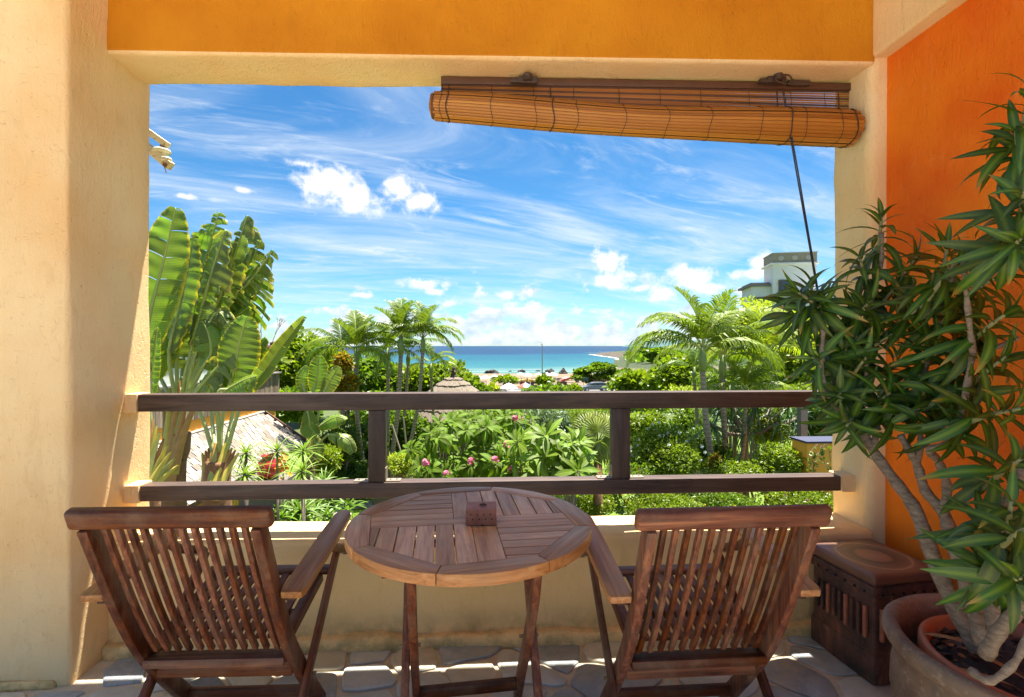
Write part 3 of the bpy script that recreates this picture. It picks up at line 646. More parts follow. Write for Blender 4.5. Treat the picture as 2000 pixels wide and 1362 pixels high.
# ------------------------------------------------------------------ rolled blind
def blind():
    yb = 2.40
    hl, hr = aty(862, 153, yb), aty(1664, 153, yb); cL, cRr = aty(845, 212, 2.33), aty(1664, 252, 2.33)
    t = thing('bamboo_blind', 'rolled-up honey-brown split bamboo blind hung under the lintel, sagging to the right', 'blind', (0, yb, 2.62)); ox = Vector((0, yb, 2.62))
    bam = mat('split_bamboo', lambda t: (lambda o, n: (t.P('Base Color', t.mix(n, t.mix(o, (.22, .065, .008), (.42, .145, .016)), t.mix(o, (.36, .13, .016), (.55, .25, .04)))), t.P('Roughness', .42),
          t.P('Normal', t.bump(t.noise(t.vm('MULTIPLY', t.obj, (1.5, 60, 60)), 2, 4, .6), .3, .002))))(t.new('ShaderNodeObjectInfo').outputs['Random'], t.noise(t.vm('MULTIPLY', t.obj, (2.2, 12, 12)), 1.5, 4, .6)))
    dk = M('dark_headrail', (.10, .045, .025), .5, .35, 12); bar('headrail', Vector((hl.x, yb - .012, 2.570)) - ox, Vector((hr.x, yb - .012, 2.594)) - ox, .022, .036, dk, t)
    cord = M('brown_cord', (.07, .035, .02), .8, .2, 30); rr = random.Random(3)
    def cen(u):  # the middle of the roll along its length, and its radius
        p = cL.lerp(cRr, u); p = p + Vector((0, 0, .012 * math.sin(u * 7 + 1) * (1 - u) - .008 * math.sin(u * math.pi))); return p, .060 + .020 * u + .004 * math.sin(u * 9)
    N = 30
    for k in range(N):
        a = 2 * math.pi * k / N; e0, e1 = rr.uniform(-.004, .008), rr.uniform(-.008, .004); pts = []
        if abs(math.sin(a)) > .9 and math.cos(a) < 0: e0 += .0
        for i in range(13):
            u = i / 12; c, rad = cen(u); rad *= 1 - .03 * math.cos(k * 2.4)
            pts.append(c + Vector(((e0 if i == 0 else e1 if i == 12 else 0) + (.006 if u == 0 else 0) , math.cos(a) * rad * .95, math.sin(a) * rad)) - ox)
        mb = MB(); w2 = .062 * 2 * math.pi / N * .50; vs = []
        for i, p in enumerate(pts):
            rad = cen(i / 12)[1] / .065; tn = Vector((0, -math.sin(a), math.cos(a))) * w2 * rad; nn = Vector((0, math.cos(a), math.sin(a))) * .0022
            vs += [p - tn, p - tn * .5 + nn, p + tn * .5 + nn, p + tn, p - nn]
        fs = [(i * 5 + j, (i + 1) * 5 + j, (i + 1) * 5 + (j + 1) % 5, i * 5 + (j + 1) % 5) for i in range(12) for j in range(5)] + [(0, 1, 2, 3, 4), (64, 63, 62, 61, 60)]
        part('slat', mb.add(vs, fs), bam, t, smooth=.6)
    core = MB(); cp = [cen(i / 12)[0] - ox for i in range(13)]; core.tube(cp, [cen(i / 12)[1] * .93 for i in range(13)], 18)
    part('rolled_core', core, M('blind_inner', (.12, .05, .015), .8, .3, 30), t)
    for sgn, u in ((-1, 0), (1, 1)):
        for q in range(4):                                   # the coil shows at the ends
            c, rad = cen(u); mb = MB(); rq = rad * (.85 - .2 * q); ring = [c - ox + Vector((sgn * (.004 + .003 * q), math.cos(b) * rq, math.sin(b) * rq)) for b in [i * 2 * math.pi / 24 for i in range(25)]]
            part('coil', mb.tube(ring, .003, 5, caps=False), bam, t)
    # flat part above the roll: slats widen apart towards the right end
    for k in range(13):
        zl = 2.550 - k * .0060; zr = 2.572 - k * .0118
        x0, x1 = hl.x, hr.x
        m_ = bam if k % 3 else dk
        bar('slat', Vector((x0, yb - .012, zl)) - ox, Vector((x1, yb - .010, zr)) - ox, 0.003, .0082 if k % 3 else .0095, m_, t, bevel=0)
    for u in [.02, .035, .135, .235, .275, .33, .44, .54, .64, .76, .83, .865, .95, .985]:
        c, rad = cen(u); heavy = u in (.035, .275, .83, .985); rad += .004; ring = [c - ox + Vector((.006 * math.sin(b * 3 + u * 9), math.cos(b) * rad * .96, math.sin(b) * rad)) for b in [i * 2 * math.pi / 28 for i in range(29)]]
        part('tie_cord', MB().tube(ring, .0032 if heavy else .0014, 5, caps=False), cord, t)
        xx = c.x; part('tie_cord', MB().tube([Vector((xx, yb - .016, 2.560)) - ox, Vector((xx + .002, yb - .02, 2.5)) - ox, Vector((xx, yb - .03, c.z)) - ox], .0028 if heavy else .0013, 5), cord, t)
    iron = M('pulley_wood', (.06, .035, .025), .55, .4, 20)
    for px, lg in ((1030, 0), (1515, 1)):
        c = aty(px, 158, yb - .05) - ox
        mb = MB().box(c + Vector((0, 0, .0)), (.09, .03, .03)).box(c + Vector((-.055, 0, -.004)), (.05, .022, .018)).lathe([(.0001, .016), (.022, .014), (.018, 0), (.022, -.014), (.0001, -.016)], 14, tuple(c + Vector((.0, -.02, .005))))
        if lg: mb.box(c + Vector((.12, .01, -.004)), (.11, .016, .024))
        part('pulley', mb, iron, t, bevel=.003)
        if lg:
            lo = [c + Vector((.02 + .04 * math.cos(b), -.03, -.008 + .02 * math.sin(b) + (.004 * math.sin(2 * b)))) for b in [i * 2 * math.pi / 20 for i in range(21)]]
            part('cord_loop', MB().tube(lo, .0035, 6, caps=False), cord, t)
    p0 = aty(1530, 180, 2.31) - ox; pm = aty(1556, 330, 2.27) - ox; p1 = aty(1584, 492, 2.24) - ox; p2 = aty(1636, 800, 2.2) - ox
    for s in (-1, 1):
        o = Vector((.0042 * s, 0, 0)); part('pull_cord', MB().tube([p0 + o * .6, pm + o, p1 + o * .7, p2 + o * .3], .0030, 6), M('pull_cord', (.035, .035, .045), .7, .3, 60), t)
blind()
# ================================================================== furniture
def curve2(P, n):
    """smooth curve through plane points (Catmull-Rom)"""
    P = [Vector(p) for p in P]; Q = [P[0] * 2 - P[1]] + P + [P[-1] * 2 - P[-2]]; out = []
    for i in range(1, len(Q) - 2):
        for k in range(n):
            t = k / n; a, b, c, d = Q[i - 1], Q[i], Q[i + 1], Q[i + 2]
            out.append(.5 * ((2 * b) + (c - a) * t + (2 * a - 5 * b + 4 * c - d) * t * t + (3 * b - a - 3 * c + d) * t ** 3))
    out.append(P[-1]); return [tuple(p) for p in out]
DARKJ = M('joint_dark_wood', (.05, .02, .01), .6, .3, 20); BRASS = M('dull_brass', (.30, .22, .12), .45, .3, 30, metal=.7)  # first one: dark brown wood of the blocks under the arm ends
ST = [(-.290, .872), (-.256, .785), (-.205, .66), (-.142, .515), (-.062, .365), (.045, .215), (.14, .095), (.215, 0.0)]
def arm_chair(label, loc, rotz):
    t = thing('folding_armchair', label, 'chair', loc, rotz, 'folding teak armchairs facing the sea')
    stile = curve2(ST, 4)
    k0 = [i for i, p in enumerate(stile) if p[1] > .33]
    cut = [p for p in stile if p[1] < .835]; me = MB().ribbon(cut, [.048] * len(cut), -.014, .014).mesh('curved_leg', W(2), bevel=.004, smooth=.6)
    for s in (-1, 1): link('curved_leg', me, t, loc=(s * .227, 0, 0))
    # top rail, rounded ends, tilted with the back
    a = math.atan2(.262 - .300, .895 - .80)
    tr = MB().box((0, 0, 0), (.540, .034, .060)).mesh('top_rail', W(0), bevel=.013, seg=4, smooth=.6)
    o = link('top_rail', tr, t, loc=(0, -.284, .856)); o.rotation_euler.x = .32
    sl = [p for p in stile if .338 < p[1] < .842]
    sm = MB().ribbon([(p[0] + .004, p[1]) for p in sl], .016, -.0075, .0075).mesh('back_slat', W(2), bevel=.002, smooth=.6)
    for i in range(12): link('back_slat', sm, t, loc=((i - 5.5) * .0338, 0, 0))
    lr = MB().box((0, 0, 0), (.43, .072, .026)).mesh('lower_back_rail', W(0), bevel=.004, smooth=.6); link('lower_back_rail', lr, t, loc=(0, -.052, .330)).rotation_euler.x = -.15
    # seat
    s0, s1 = Vector((0, -.035, .385)), Vector((0, .275, .448))
    for i in range(11): x = (i - 5) * .0385; bar('seat_slat', s0 + Vector((x, 0, 0)), s1 + Vector((x, 0, 0)), .0245, .013, W(0), t, bevel=.002)
    bar('seat_front_rail', (-.232, .300, .452), (.232, .300, .452), .050, .022, W(0), t, bevel=.004)
    for s in (-1, 1): bar('seat_side_rail', (s * .20, -.05, .365), (s * .20, .29, .430), .020, .036, W(0), t)
    bar('seat_cross_rail', (-.19, .10, .390), (.19, .10, .390), .03, .018, W(0), t)
    for s in (-1, 1):
        bar('straight_leg', (s * .252, .325, .520), (s * .252, -.225, .0), .020, .042, W(0), t, bevel=.006)
        b0, b1 = Vector((s * .282, -.165, .600)), Vector((s * .290, .290, .668)); dr = (b1 - b0).normalized(); nm = Vector((0, -dr.z, dr.y))
        pl = [(-.03, -.030), (-.01, -.036), (.30, -.036), (.44, -.031), (.475, -.018), (.48, 0), (.475, .018), (.44, .031), (.30, .036), (-.01, .036), (-.03, .030)]
        am = MB().prism([(u, v) for u, v in pl], -.011, .011).mesh('armrest', WT(0) if True else None, bevel=.004, smooth=.6)
        X = dr; Y = Vector((-1, 0, 0)) * 1.0; Y = (Y - X * Y.dot(X)).normalized(); Z = X.cross(Y)
        if Z.z < 0: Y = -Y; Z = -Z
        m4 = Matrix((X, Y, Z)).transposed().to_4x4(); m4.translation = b0; link('armrest', am, t, m4)
        bar('arm_block', b0 + Vector((-s * .012, -.005, -.022)), b0 + Vector((-s * .010, .06, -.014)), .030, .022, DARKJ, t, bevel=.002)
        # bent strut from the arm down to the leg
        q = [b0.lerp(b1, .66) + Vector((s * .004, 0, -.012)), b0.lerp(b1, .80) + Vector((s * .012, 0, -.075)), Vector((s * .276, .325, .525)), Vector((s * .280, .362, .498))]
        for qa, qb in zip(q[:-1], q[1:]): pass
        pr = curve2([(v.y, v.z) for v in q], 4); part('arm_strut', MB().ribbon(pr, .030, s * .268, s * .286), W(2) if s > 0 else W(2), t, bevel=.002, smooth=.6)
        part('bolt', MB().tube([(s * .262, .318, .512), (s * .292, .318, .512)], .006, 8), BRASS, t)
        part('bolt', MB().tube([(s * .21, .045, .215), (s * .268, .045, .215)], .006, 8), BRASS, t)
    bar('stretcher', (-.214, -.012, .275), (.214, -.012, .275), .022, .050, W(0), t, bevel=.003)
    bar('leg_stretcher', (-.243, -.098, .118), (.243, -.098, .118), .022, .040, W(0), t, bevel=.003)
    bar('foot_stretcher', (-.214, .150, .085), (.214, .150, .085), .02, .036, W(0), t, bevel=.003)
    return t
cR = at(1346, 900, 1.635); cLf = at(444, 900, 1.635)
arm_chair('folding teak slatted armchair standing right of the round table, close to the terracotta stool', (cR.x, cR.y, .002), R(1.0))
arm_chair('folding teak armchair with weathered greyish slats, standing left of the round table', (cLf.x, cLf.y, .002), R(-1.0))

# ------------------------------------------------------------------ round table
def table():
    rad, zt, th = .402, .733, .034
    c = at(919, 900, 1.685); ang = R(5.4)
    t = thing('round_table', 'round folding teak table with pinwheel slatted top between the two armchairs', 'table', (c.x, c.y, .002), ang)
    oct_ = [(math.cos(R(22.5 + 45 * k + 6)) * .352, math.sin(R(22.5 + 45 * k + 6)) * .352) for k in range(8)]
    oz = zt
    for k in range(8):
        a0, a1 = R(22.5 + 45 * k + 6), R(22.5 + 45 * (k + 1) + 6); g = .0010 / rad
        arc = [(math.cos(a0 + g + (a1 - a0 - 2 * g) * i / 12) * rad, math.sin(a0 + g + (a1 - a0 - 2 * g) * i / 12) * rad) for i in range(13)]
        p, q = Vector(oct_[k]), Vector(oct_[(k + 1) % 8]); d = (q - p).normalized() * .0008
        mid = (a0 + a1) / 2; me = MB()
        # build each rim board in its own frame so its grain runs along the board
        rot = Matrix.Rotation(-(mid + math.pi / 2), 2); cc = Vector((math.cos(mid), math.sin(mid))) * .36
        poly = [rot @ (Vector(v) - cc) for v in arc + [tuple(q - d), tuple(p + d)]]
        me.prism([tuple(v) for v in poly], -th, 0)
        o = link('rim_board', me.mesh('rim_board', WT(0), bevel=.0028, seg=2, smooth=.5), t, loc=(cc.x, cc.y, zt)); o.rotation_euler.z = mid + math.pi / 2
    S = .352; zs = zt - .001; cx, cyy = .030, .030
    def octclip(poly):
        for k in range(8):
            a, b = oct_[k], oct_[(k + 1) % 8]; n = (b[1] - a[1], -(b[0] - a[0])); ln = math.hypot(*n); n = (n[0] / ln, n[1] / ln)
            poly = clip(poly, (a[0] - n[0] * .001, a[1] - n[1] * .001), n)
            if len(poly) < 3: return None
        return poly
    def board(x0, x1, y0, y1, ax):
        p = octclip([(x0, y0), (x1, y0), (x1, y1), (x0, y1)])
        if not p: return
        mx, my = (x0 + x1) / 2, (y0 + y1) / 2; p = [(a - mx, b - my) for a, b in p]
        # drop slivers
        q = [v for i, v in enumerate(p) if math.dist(v, p[i - 1]) > .002]
        if len(q) < 3: return
        link('top_slat', MB().prism(q, -.022, 0).mesh('top_slat', WT(ax), bevel=.0012, seg=1), t, loc=(mx, my, zs))
    g = .0042
    def run(lo, hi, n, fn):
        w_ = (hi - lo) / n
        for i in range(n): fn(lo + i * w_ + (g / 2 if i else .0006), lo + (i + 1) * w_ - (g / 2 if i < n - 1 else .0006))
    wb = .058                                                 # pinwheel: each quadrant ends in one broad board
    run(-S, 0, 6, lambda a, b: board(a, b, -S, -.030, 1)); board(.0006, wb + .02, -S, -.030, 1)       # near left: boards run to the viewer
    run(-S, -.030, 6, lambda a, b: board(wb + .0215, S, a, b, 0)); board(-.0, S, -.0285, .030, 0)      # near right
    run(.0, S, 6, lambda a, b: board(a, b, .0315, S, 1)) ; board(-.055, -.0008, .0315, S, 1)           # far right
    run(.0315, S, 6, lambda a, b: board(-S, -.0565, a, b, 0)); board(-S, -.0012, -.0285, .030, 0)      # far left
    # under frame and folding legs
    for s in (-1, 1): bar('top_batten', (s * .245, -.27, zt - th - .012), (s * .245, .27, zt - th - .012), .035, .022, W(0), t)
    bar('top_batten', (-.30, -.02, zt - th - .030), (.30, -.02, zt - th - .030), .035, .016, W(0), t)
    out = [(.22, .70), (.10, .52), (-.03, .32), (-.14, .15), (-.235, 0)]; inn = [(-.235, .70), (-.18, .55), (-.07, .36), (.06, .17), (.16, 0)]
    mo = MB().ribbon(curve2([(.215, .692), (.03, .38), (-.235, 0)], 6), .038, -.0125, .0125).mesh('straight_leg', W(2), bevel=.004, smooth=.6)
    mi = MB().ribbon(curve2(inn, 5), .044, -.0125, .0125).mesh('curved_leg', W(2), bevel=.004, smooth=.6)
    for s in (-1, 1):
        link('straight_leg', mo, t, loc=(s * .212, 0, 0)); link('curved_leg', mi, t, loc=(s * .184, 0, 0))
        part('bolt', MB().tube([(s * .165, -.005, .33), (s * .232, -.005, .33)], .006, 8), BRASS, t)
    bar('leg_stretcher', (-.172, .098, .100), (.172, .098, .100), .026, .036, W(0), t)
    bar('foot_stretcher', (-.20, -.190, .065), (.20, -.190, .065), .024, .034, W(0), t)
    # brick-shaped ashtray
    p = atz(941, 1029, zt); br = thing('brick_ashtray', 'small reddish terracotta block with a hole on top, standing on the round table', 'ashtray', (p.x - .002, p.y + .047, zt + .0025), R(-1))
    terr = mat('terracotta_block', lambda t: (t.P('Base Color', t.mix(t.rng(t.noise(t.obj, 22, 5, .7), .35, .7), (.26, .085, .050), (.40, .15, .085))), t.P('Roughness', .6), t.P('Normal', t.bump(t.noise(t.obj, 60, 4, .7), .4, .004))))
    w_, d_, h_ = .101, .090, .052
    me = rough_box((-w_ / 2, w_ / 2, -d_ / 2, d_ / 2, 0, h_), cell=.02, bev=.003, amp=.0010, big=.001, mats=[terr], seg=3); link('block', me, br)
    hole = M('dark_hole', (.012, .010, .009), .9); part('hole', MB().lathe([(.0001, .0004), (.0125, .0004), (.0125, -.004)], 20, (.006, .004, h_ + .0012)), hole, br)
    part('hole_lip', MB().lathe([(.0125, .0006), (.014, .0012), (.0155, 0)], 20, (.006, .004, h_ + .0010)), terr, br, smooth=True)
    for r_, zz_ in ((0, .036), (1, .021)):
        for k in range(4): part('pin_hole', MB().tube([(-.033 + k * .021 + r_ * .006, -d_ / 2 - .0018, zz_), (-.033 + k * .021 + r_ * .006, -d_ / 2 + .004, zz_)], .0022, 8), hole, br)
    part('notch', MB().tube([(.004, -d_ / 2 - .0018, .003), (.004, -d_ / 2 + .004, .003)], .004, 3), hole, br)
table()

# ------------------------------------------------------------------ carved terracotta stool
def stool():
    n, rgt, lft, back = at(1708, 1125, 1.934), at(1845, 1112, 1.99), at(1603, 1060, 2.26), at(1708, 1050, 2.31)
    z = .432; ux = Vector((rgt.x - n.x, rgt.y - n.y, 0)); ang = math.atan2(ux.y, ux.x); wx = .315; wy = .325
    c = Vector((n.x, n.y, 0)) + Vector((math.cos(ang), math.sin(ang), 0)) * wx / 2 + Vector((-math.sin(ang), math.cos(ang), 0)) * wy / 2
    t = thing('terracotta_stool', 'dark red square terracotta stool with slotted sides and stained top, standing by the orange wall', 'stool', (c.x, c.y, .003), ang)
    def tm(t):
        n = t.noise(t.obj, 9, 7, .72); f = t.noise(t.obj, 50, 4, .7); b = t.noise(t.vm('MULTIPLY', t.obj, (1, 1, .4)), 5, 5, .7, 1.0)
        c = t.mix(t.rng(n, .38, .62), (.045, .028, .022), (.135, .055, .038)); c = t.mix(t.rng(b, .54, .66), c, (.27, .105, .06)); c = t.mix(t.m('MULTIPLY', t.rng(f, .62, .75), .6), c, (.02, .013, .012))
        t.P('Base Color', c); t.P('Roughness', .62); t.P('Normal', t.bump(t.m('ADD', n, f), .9, .008))
    def topm(t):
        n = t.noise(t.obj, 10, 6, .7, .6); x, y, z_ = t.sep(t.obj); r_ = t.m('ADD', t.m('SQRT', t.m('ADD', t.m('POWER', t.m('ABSOLUTE', x), 2.0), t.m('POWER', t.m('ABSOLUTE', y), 2.0))), t.m('MULTIPLY', t.m('SUBTRACT', n, .5), .035))
        c = t.ramp(t.m('MULTIPLY', r_, 5.0), [(0, (.38, .20, .11)), (.28, (.30, .15, .085)), (.36, (.10, .065, .05)), (.50, (.16, .10, .07)), (.62, (.20, .12, .075)), (.66, (.42, .28, .16)), (.70, (.22, .12, .07)), (1, (.17, .075, .05))])
        t.P('Base Color', c); t.P('Roughness', .38); t.P('Normal', t.bump(n, .3, .003))
    terr, topmt = mat('stained_terracotta', tm), mat('stool_top_terracotta', topm)
    link('body', rough_box((-wx / 2 + .006, wx / 2 - .006, -wy / 2 + .006, wy / 2 - .006, 0, z - .042), cell=.03, bev=.012, amp=.003, big=.003, mats=[terr]), t)
    link('top_slab', rough_box((-wx / 2 - .006, wx / 2 + .006, -wy / 2 - .006, wy / 2 + .006, z - .045, z), cell=.03, bev=.014, amp=.0012, big=.002, mats=[topmt]), t)
    link('band', rough_box((-wx / 2, wx / 2, -wy / 2, wy / 2, z - .092, z - .050), cell=.03, bev=.006, amp=.002, big=.001, mats=[terr]), t)
    link('foot_band', rough_box((-wx / 2 - .002, wx / 2 + .002, -wy / 2 - .002, wy / 2 + .002, .0, .115), cell=.03, bev=.012, amp=.003, big=.003, mats=[terr]), t)
    hole = M('dark_hole', (.012, .010, .009), .9)
    for side in (0, 1):
        for k in range(9):
            u = -.125 + k * .0305
            a = (-wx / 2 - .003, u, 0) if side == 0 else (u, -wy / 2 - .003, 0)
            dm = (.016, .014, .125) if side == 0 else (.014, .016, .125)
            if k % 2 == 0 or True: part('slot', MB().box((a[0], a[1], .235), dm), terr if k % 3 else mat('worn_terracotta', plain, c=(.38, .135, .075), r=.6, v=.4, s=30, bump=.6), t, bevel=.004)
        for k in range(6):
            u = -.12 + k * .047; p = (-wx / 2 - .004, u, .352) if side == 0 else (u, -wy / 2 - .004, .352)
            q = (p[0] + .006, p[1], p[2]) if side == 0 else (p[0], p[1] + .006, p[2]); part('peg_hole', MB().tube([p, q], .005, 8), hole, t)
stool()

# ------------------------------------------------------------------ big clay pot and the dracaena in it
POT = at(2012, 1200, 1.37); POT.z = 0; PR = .325
def pot():
    t = thing('clay_plant_pot', 'large weathered brown clay pot with a thick rolled rim, standing by the orange wall', 'plant pot', (POT.x, POT.y, .003))
    def pm(t):
        n = t.noise(t.obj, 6, 7, .7, .5); f = t.noise(t.obj, 40, 5, .7)
        c = t.mix(t.rng(n, .35, .65), (.15, .080, .045), (.31, .19, .115)); c = t.mix(t.rng(t.noise(t.obj, 3.1, 5, .7), .52, .68), c, (.13, .10, .075)); c = t.mix(t.m('MULTIPLY', t.rng(f, .55, .75), .5), c, (.50, .40, .30))
        t.P('Base Color', c); t.P('Roughness', .75); t.P('Normal', t.bump(t.m('ADD', n, t.m('MULTIPLY', f, .5)), .6, .008))
    pmt = mat('weathered_clay', pm); h = .485
    part('rim', MB().lathe([(PR - .042, h - .05), (PR - .040, h - .008), (PR - .030, h), (PR - .012, h + .002), (PR, h - .008), (PR + .002, h - .026), (PR - .008, h - .045), (PR - .024, h - .055)], 72), pmt, t, smooth=True)
    part('bowl', MB().lathe([(PR - .024, h - .054), (PR - .030, h - .07), (PR - .020, h - .13), (PR - .018, h - .19), (PR - .045, h - .29), (PR - .10, h - .40), (PR - .125, .012), (PR - .125, 0), (.001, 0)], 72), pmt, t, smooth=True)
    part('inner_wall', MB().lathe([(PR - .042, h - .05), (PR - .045, h - .12)], 72), pmt, t, smooth=True)
    ri = PR - .075; part('inner_pot_rim', MB().lathe([(ri - .026, h - .075), (ri - .022, h - .035), (ri - .012, h - .025), (ri, h - .032), (ri + .002, h - .06), (ri - .002, h - .10)], 64, (.012, -.005, 0)), M('inner_terracotta', (.42, .13, .055), .5, .2, 20), t, smooth=True)
    sm = M('dark_potting_soil', (.030, .024, .020), .95, .5, 60, bump=1.0)
    part('soil', MB().lathe([(PR - .045, h - .11), (ri, h - .085), (ri - .04, h - .070), (.10, h - .055), (.0001, h - .05)], 40), sm, t, smooth=True)
    r = np.random.default_rng(8); n = 1500; a = r.random(n) * 6.283; q = np.sqrt(r.random(n)) * (ri - .012); P = np.stack((np.cos(a) * q, np.sin(a) * q, h - .062 + .018 * r.random(n) - q * .09), 1)
    d = unit(n, r); d[:, 2] *= .35; V, F = scatter(ROUND[0], ROUND[1], frames(d, unit(n, r) * .5 + [0, 0, 1]) * (.012 + .016 * r.random(n))[:, None, None], P)
    o = link('bark_mulch', fastmesh('bark_mulch', V, F, L('dark_bark_chips', (.018, .014, .012), (.07, .05, .04), tr=0., r=.45, extra=(.06, (.28, .15, .07)))), t); o['kind'] = 'stuff'
    return h
POT_H = pot()
def leafmesh(Ln, Wd, bend, fold, segs=6, prof=None, mats=None, name='leaf', curl=0.0, twist=0.0):
    V, UV = [], []; y = z = 0.0; a = 0.0; prof = prof or (lambda s: max(0.0, math.sin(math.pi * min(1, s ** .62 * 1.0))) ** .75)
    for i in range(segs + 1):
        s = i / segs; w_ = Wd / 2 * max(.02, prof(s)); tw = twist * s
        for j, sx in enumerate((-1, 0, 1)):
            V.append((sx * w_ * math.cos(tw), y + (-abs(sx) * .0), z + (abs(sx) * w_ * fold) + sx * w_ * math.sin(tw) + (-abs(sx) * curl * w_ * s))); UV.append((j / 2, s))
        a += bend / segs; y += Ln / segs * math.cos(a); z -= Ln / segs * math.sin(a)
    F = []
    for i in range(segs):
        for j in range(2): F.append((i * 3 + j, i * 3 + j + 1, (i + 1) * 3 + j + 1, (i + 1) * 3 + j))
    return V, F, UV
def leafobj_mesh(*a, mats, name='leaf', **k):
    V, F, UV = leafmesh(*a, **k); return fastmesh(name, V, F, mats, uv=UV, smooth=True)
def leaf_m4(p, dr, up, sc=1.0):
    Y = Vector(dr).normalized(); X = Y.cross(Vector(up))
    if X.length < 1e-3: X = Y.cross(Vector((1, 0, 0)))
    X.normalize(); Z = X.cross(Y); m = (Matrix((X, Y, Z)).transposed() * sc).to_4x4(); m.translation = p; return m
def rosette(p, axis, n, rr, t0=15, t1=105, len0=.75, spread=.035):
    """(point, direction, up, scale) for each leaf round a shoot"""
    A = Vector(axis).normalized(); U = A.cross(Vector((.3, .2, 1))).normalized(); Vv = A.cross(U); out = []
    for i in range(n):
        s = i / max(1, n - 1); phi = i * 2.39996 + rr.uniform(-.25, .25); tl = R(t0 + (t1 - t0) * s ** .85 + rr.uniform(-9, 9))
        rad = U * math.cos(phi) + Vv * math.sin(phi); d = A * math.cos(tl) + rad * math.sin(tl); up = A * math.sin(tl) - rad * math.cos(tl)
        d = d + Vector((0, 0, -.18 * s))
        out.append((Vector(p) - A * spread * 2.2 * s, d, up, len0 + (1 - len0) * min(1, s * 2.2) * rr.uniform(.9, 1.12)))
    return out
def add_leaves(t, items, variants, nmax=300, viewer=CO, nm='leaf', rest='leaf_mass'):
    """items in the thing's own frame; the nearest become leaves of their own, the rest one mass"""
    inv = t.matrix_basis.translation
    items = sorted(items, key=lambda q: (Vector(q[0]) + inv - viewer).length / q[3])
    rr = random.Random(len(items))
    for q in items[:nmax]: link(nm, rr.choice(variants)[1], t, leaf_m4(*q))
    if len(items) > nmax:
        Vs, Fs, Us = [], [], []; o = 0
        for q in items[nmax:]:
            V, F, UV = rr.choice(variants)[0]; m = leaf_m4(*q); Vs += [tuple(m @ Vector(v)) for v in V]; Fs += [tuple(i + o for i in f) for f in F]; Us += UV; o += len(V)
        link(rest, fastmesh(rest, Vs, Fs, variants[0][1].materials[0], uv=Us, smooth=True), t)['kind'] = 'stuff'
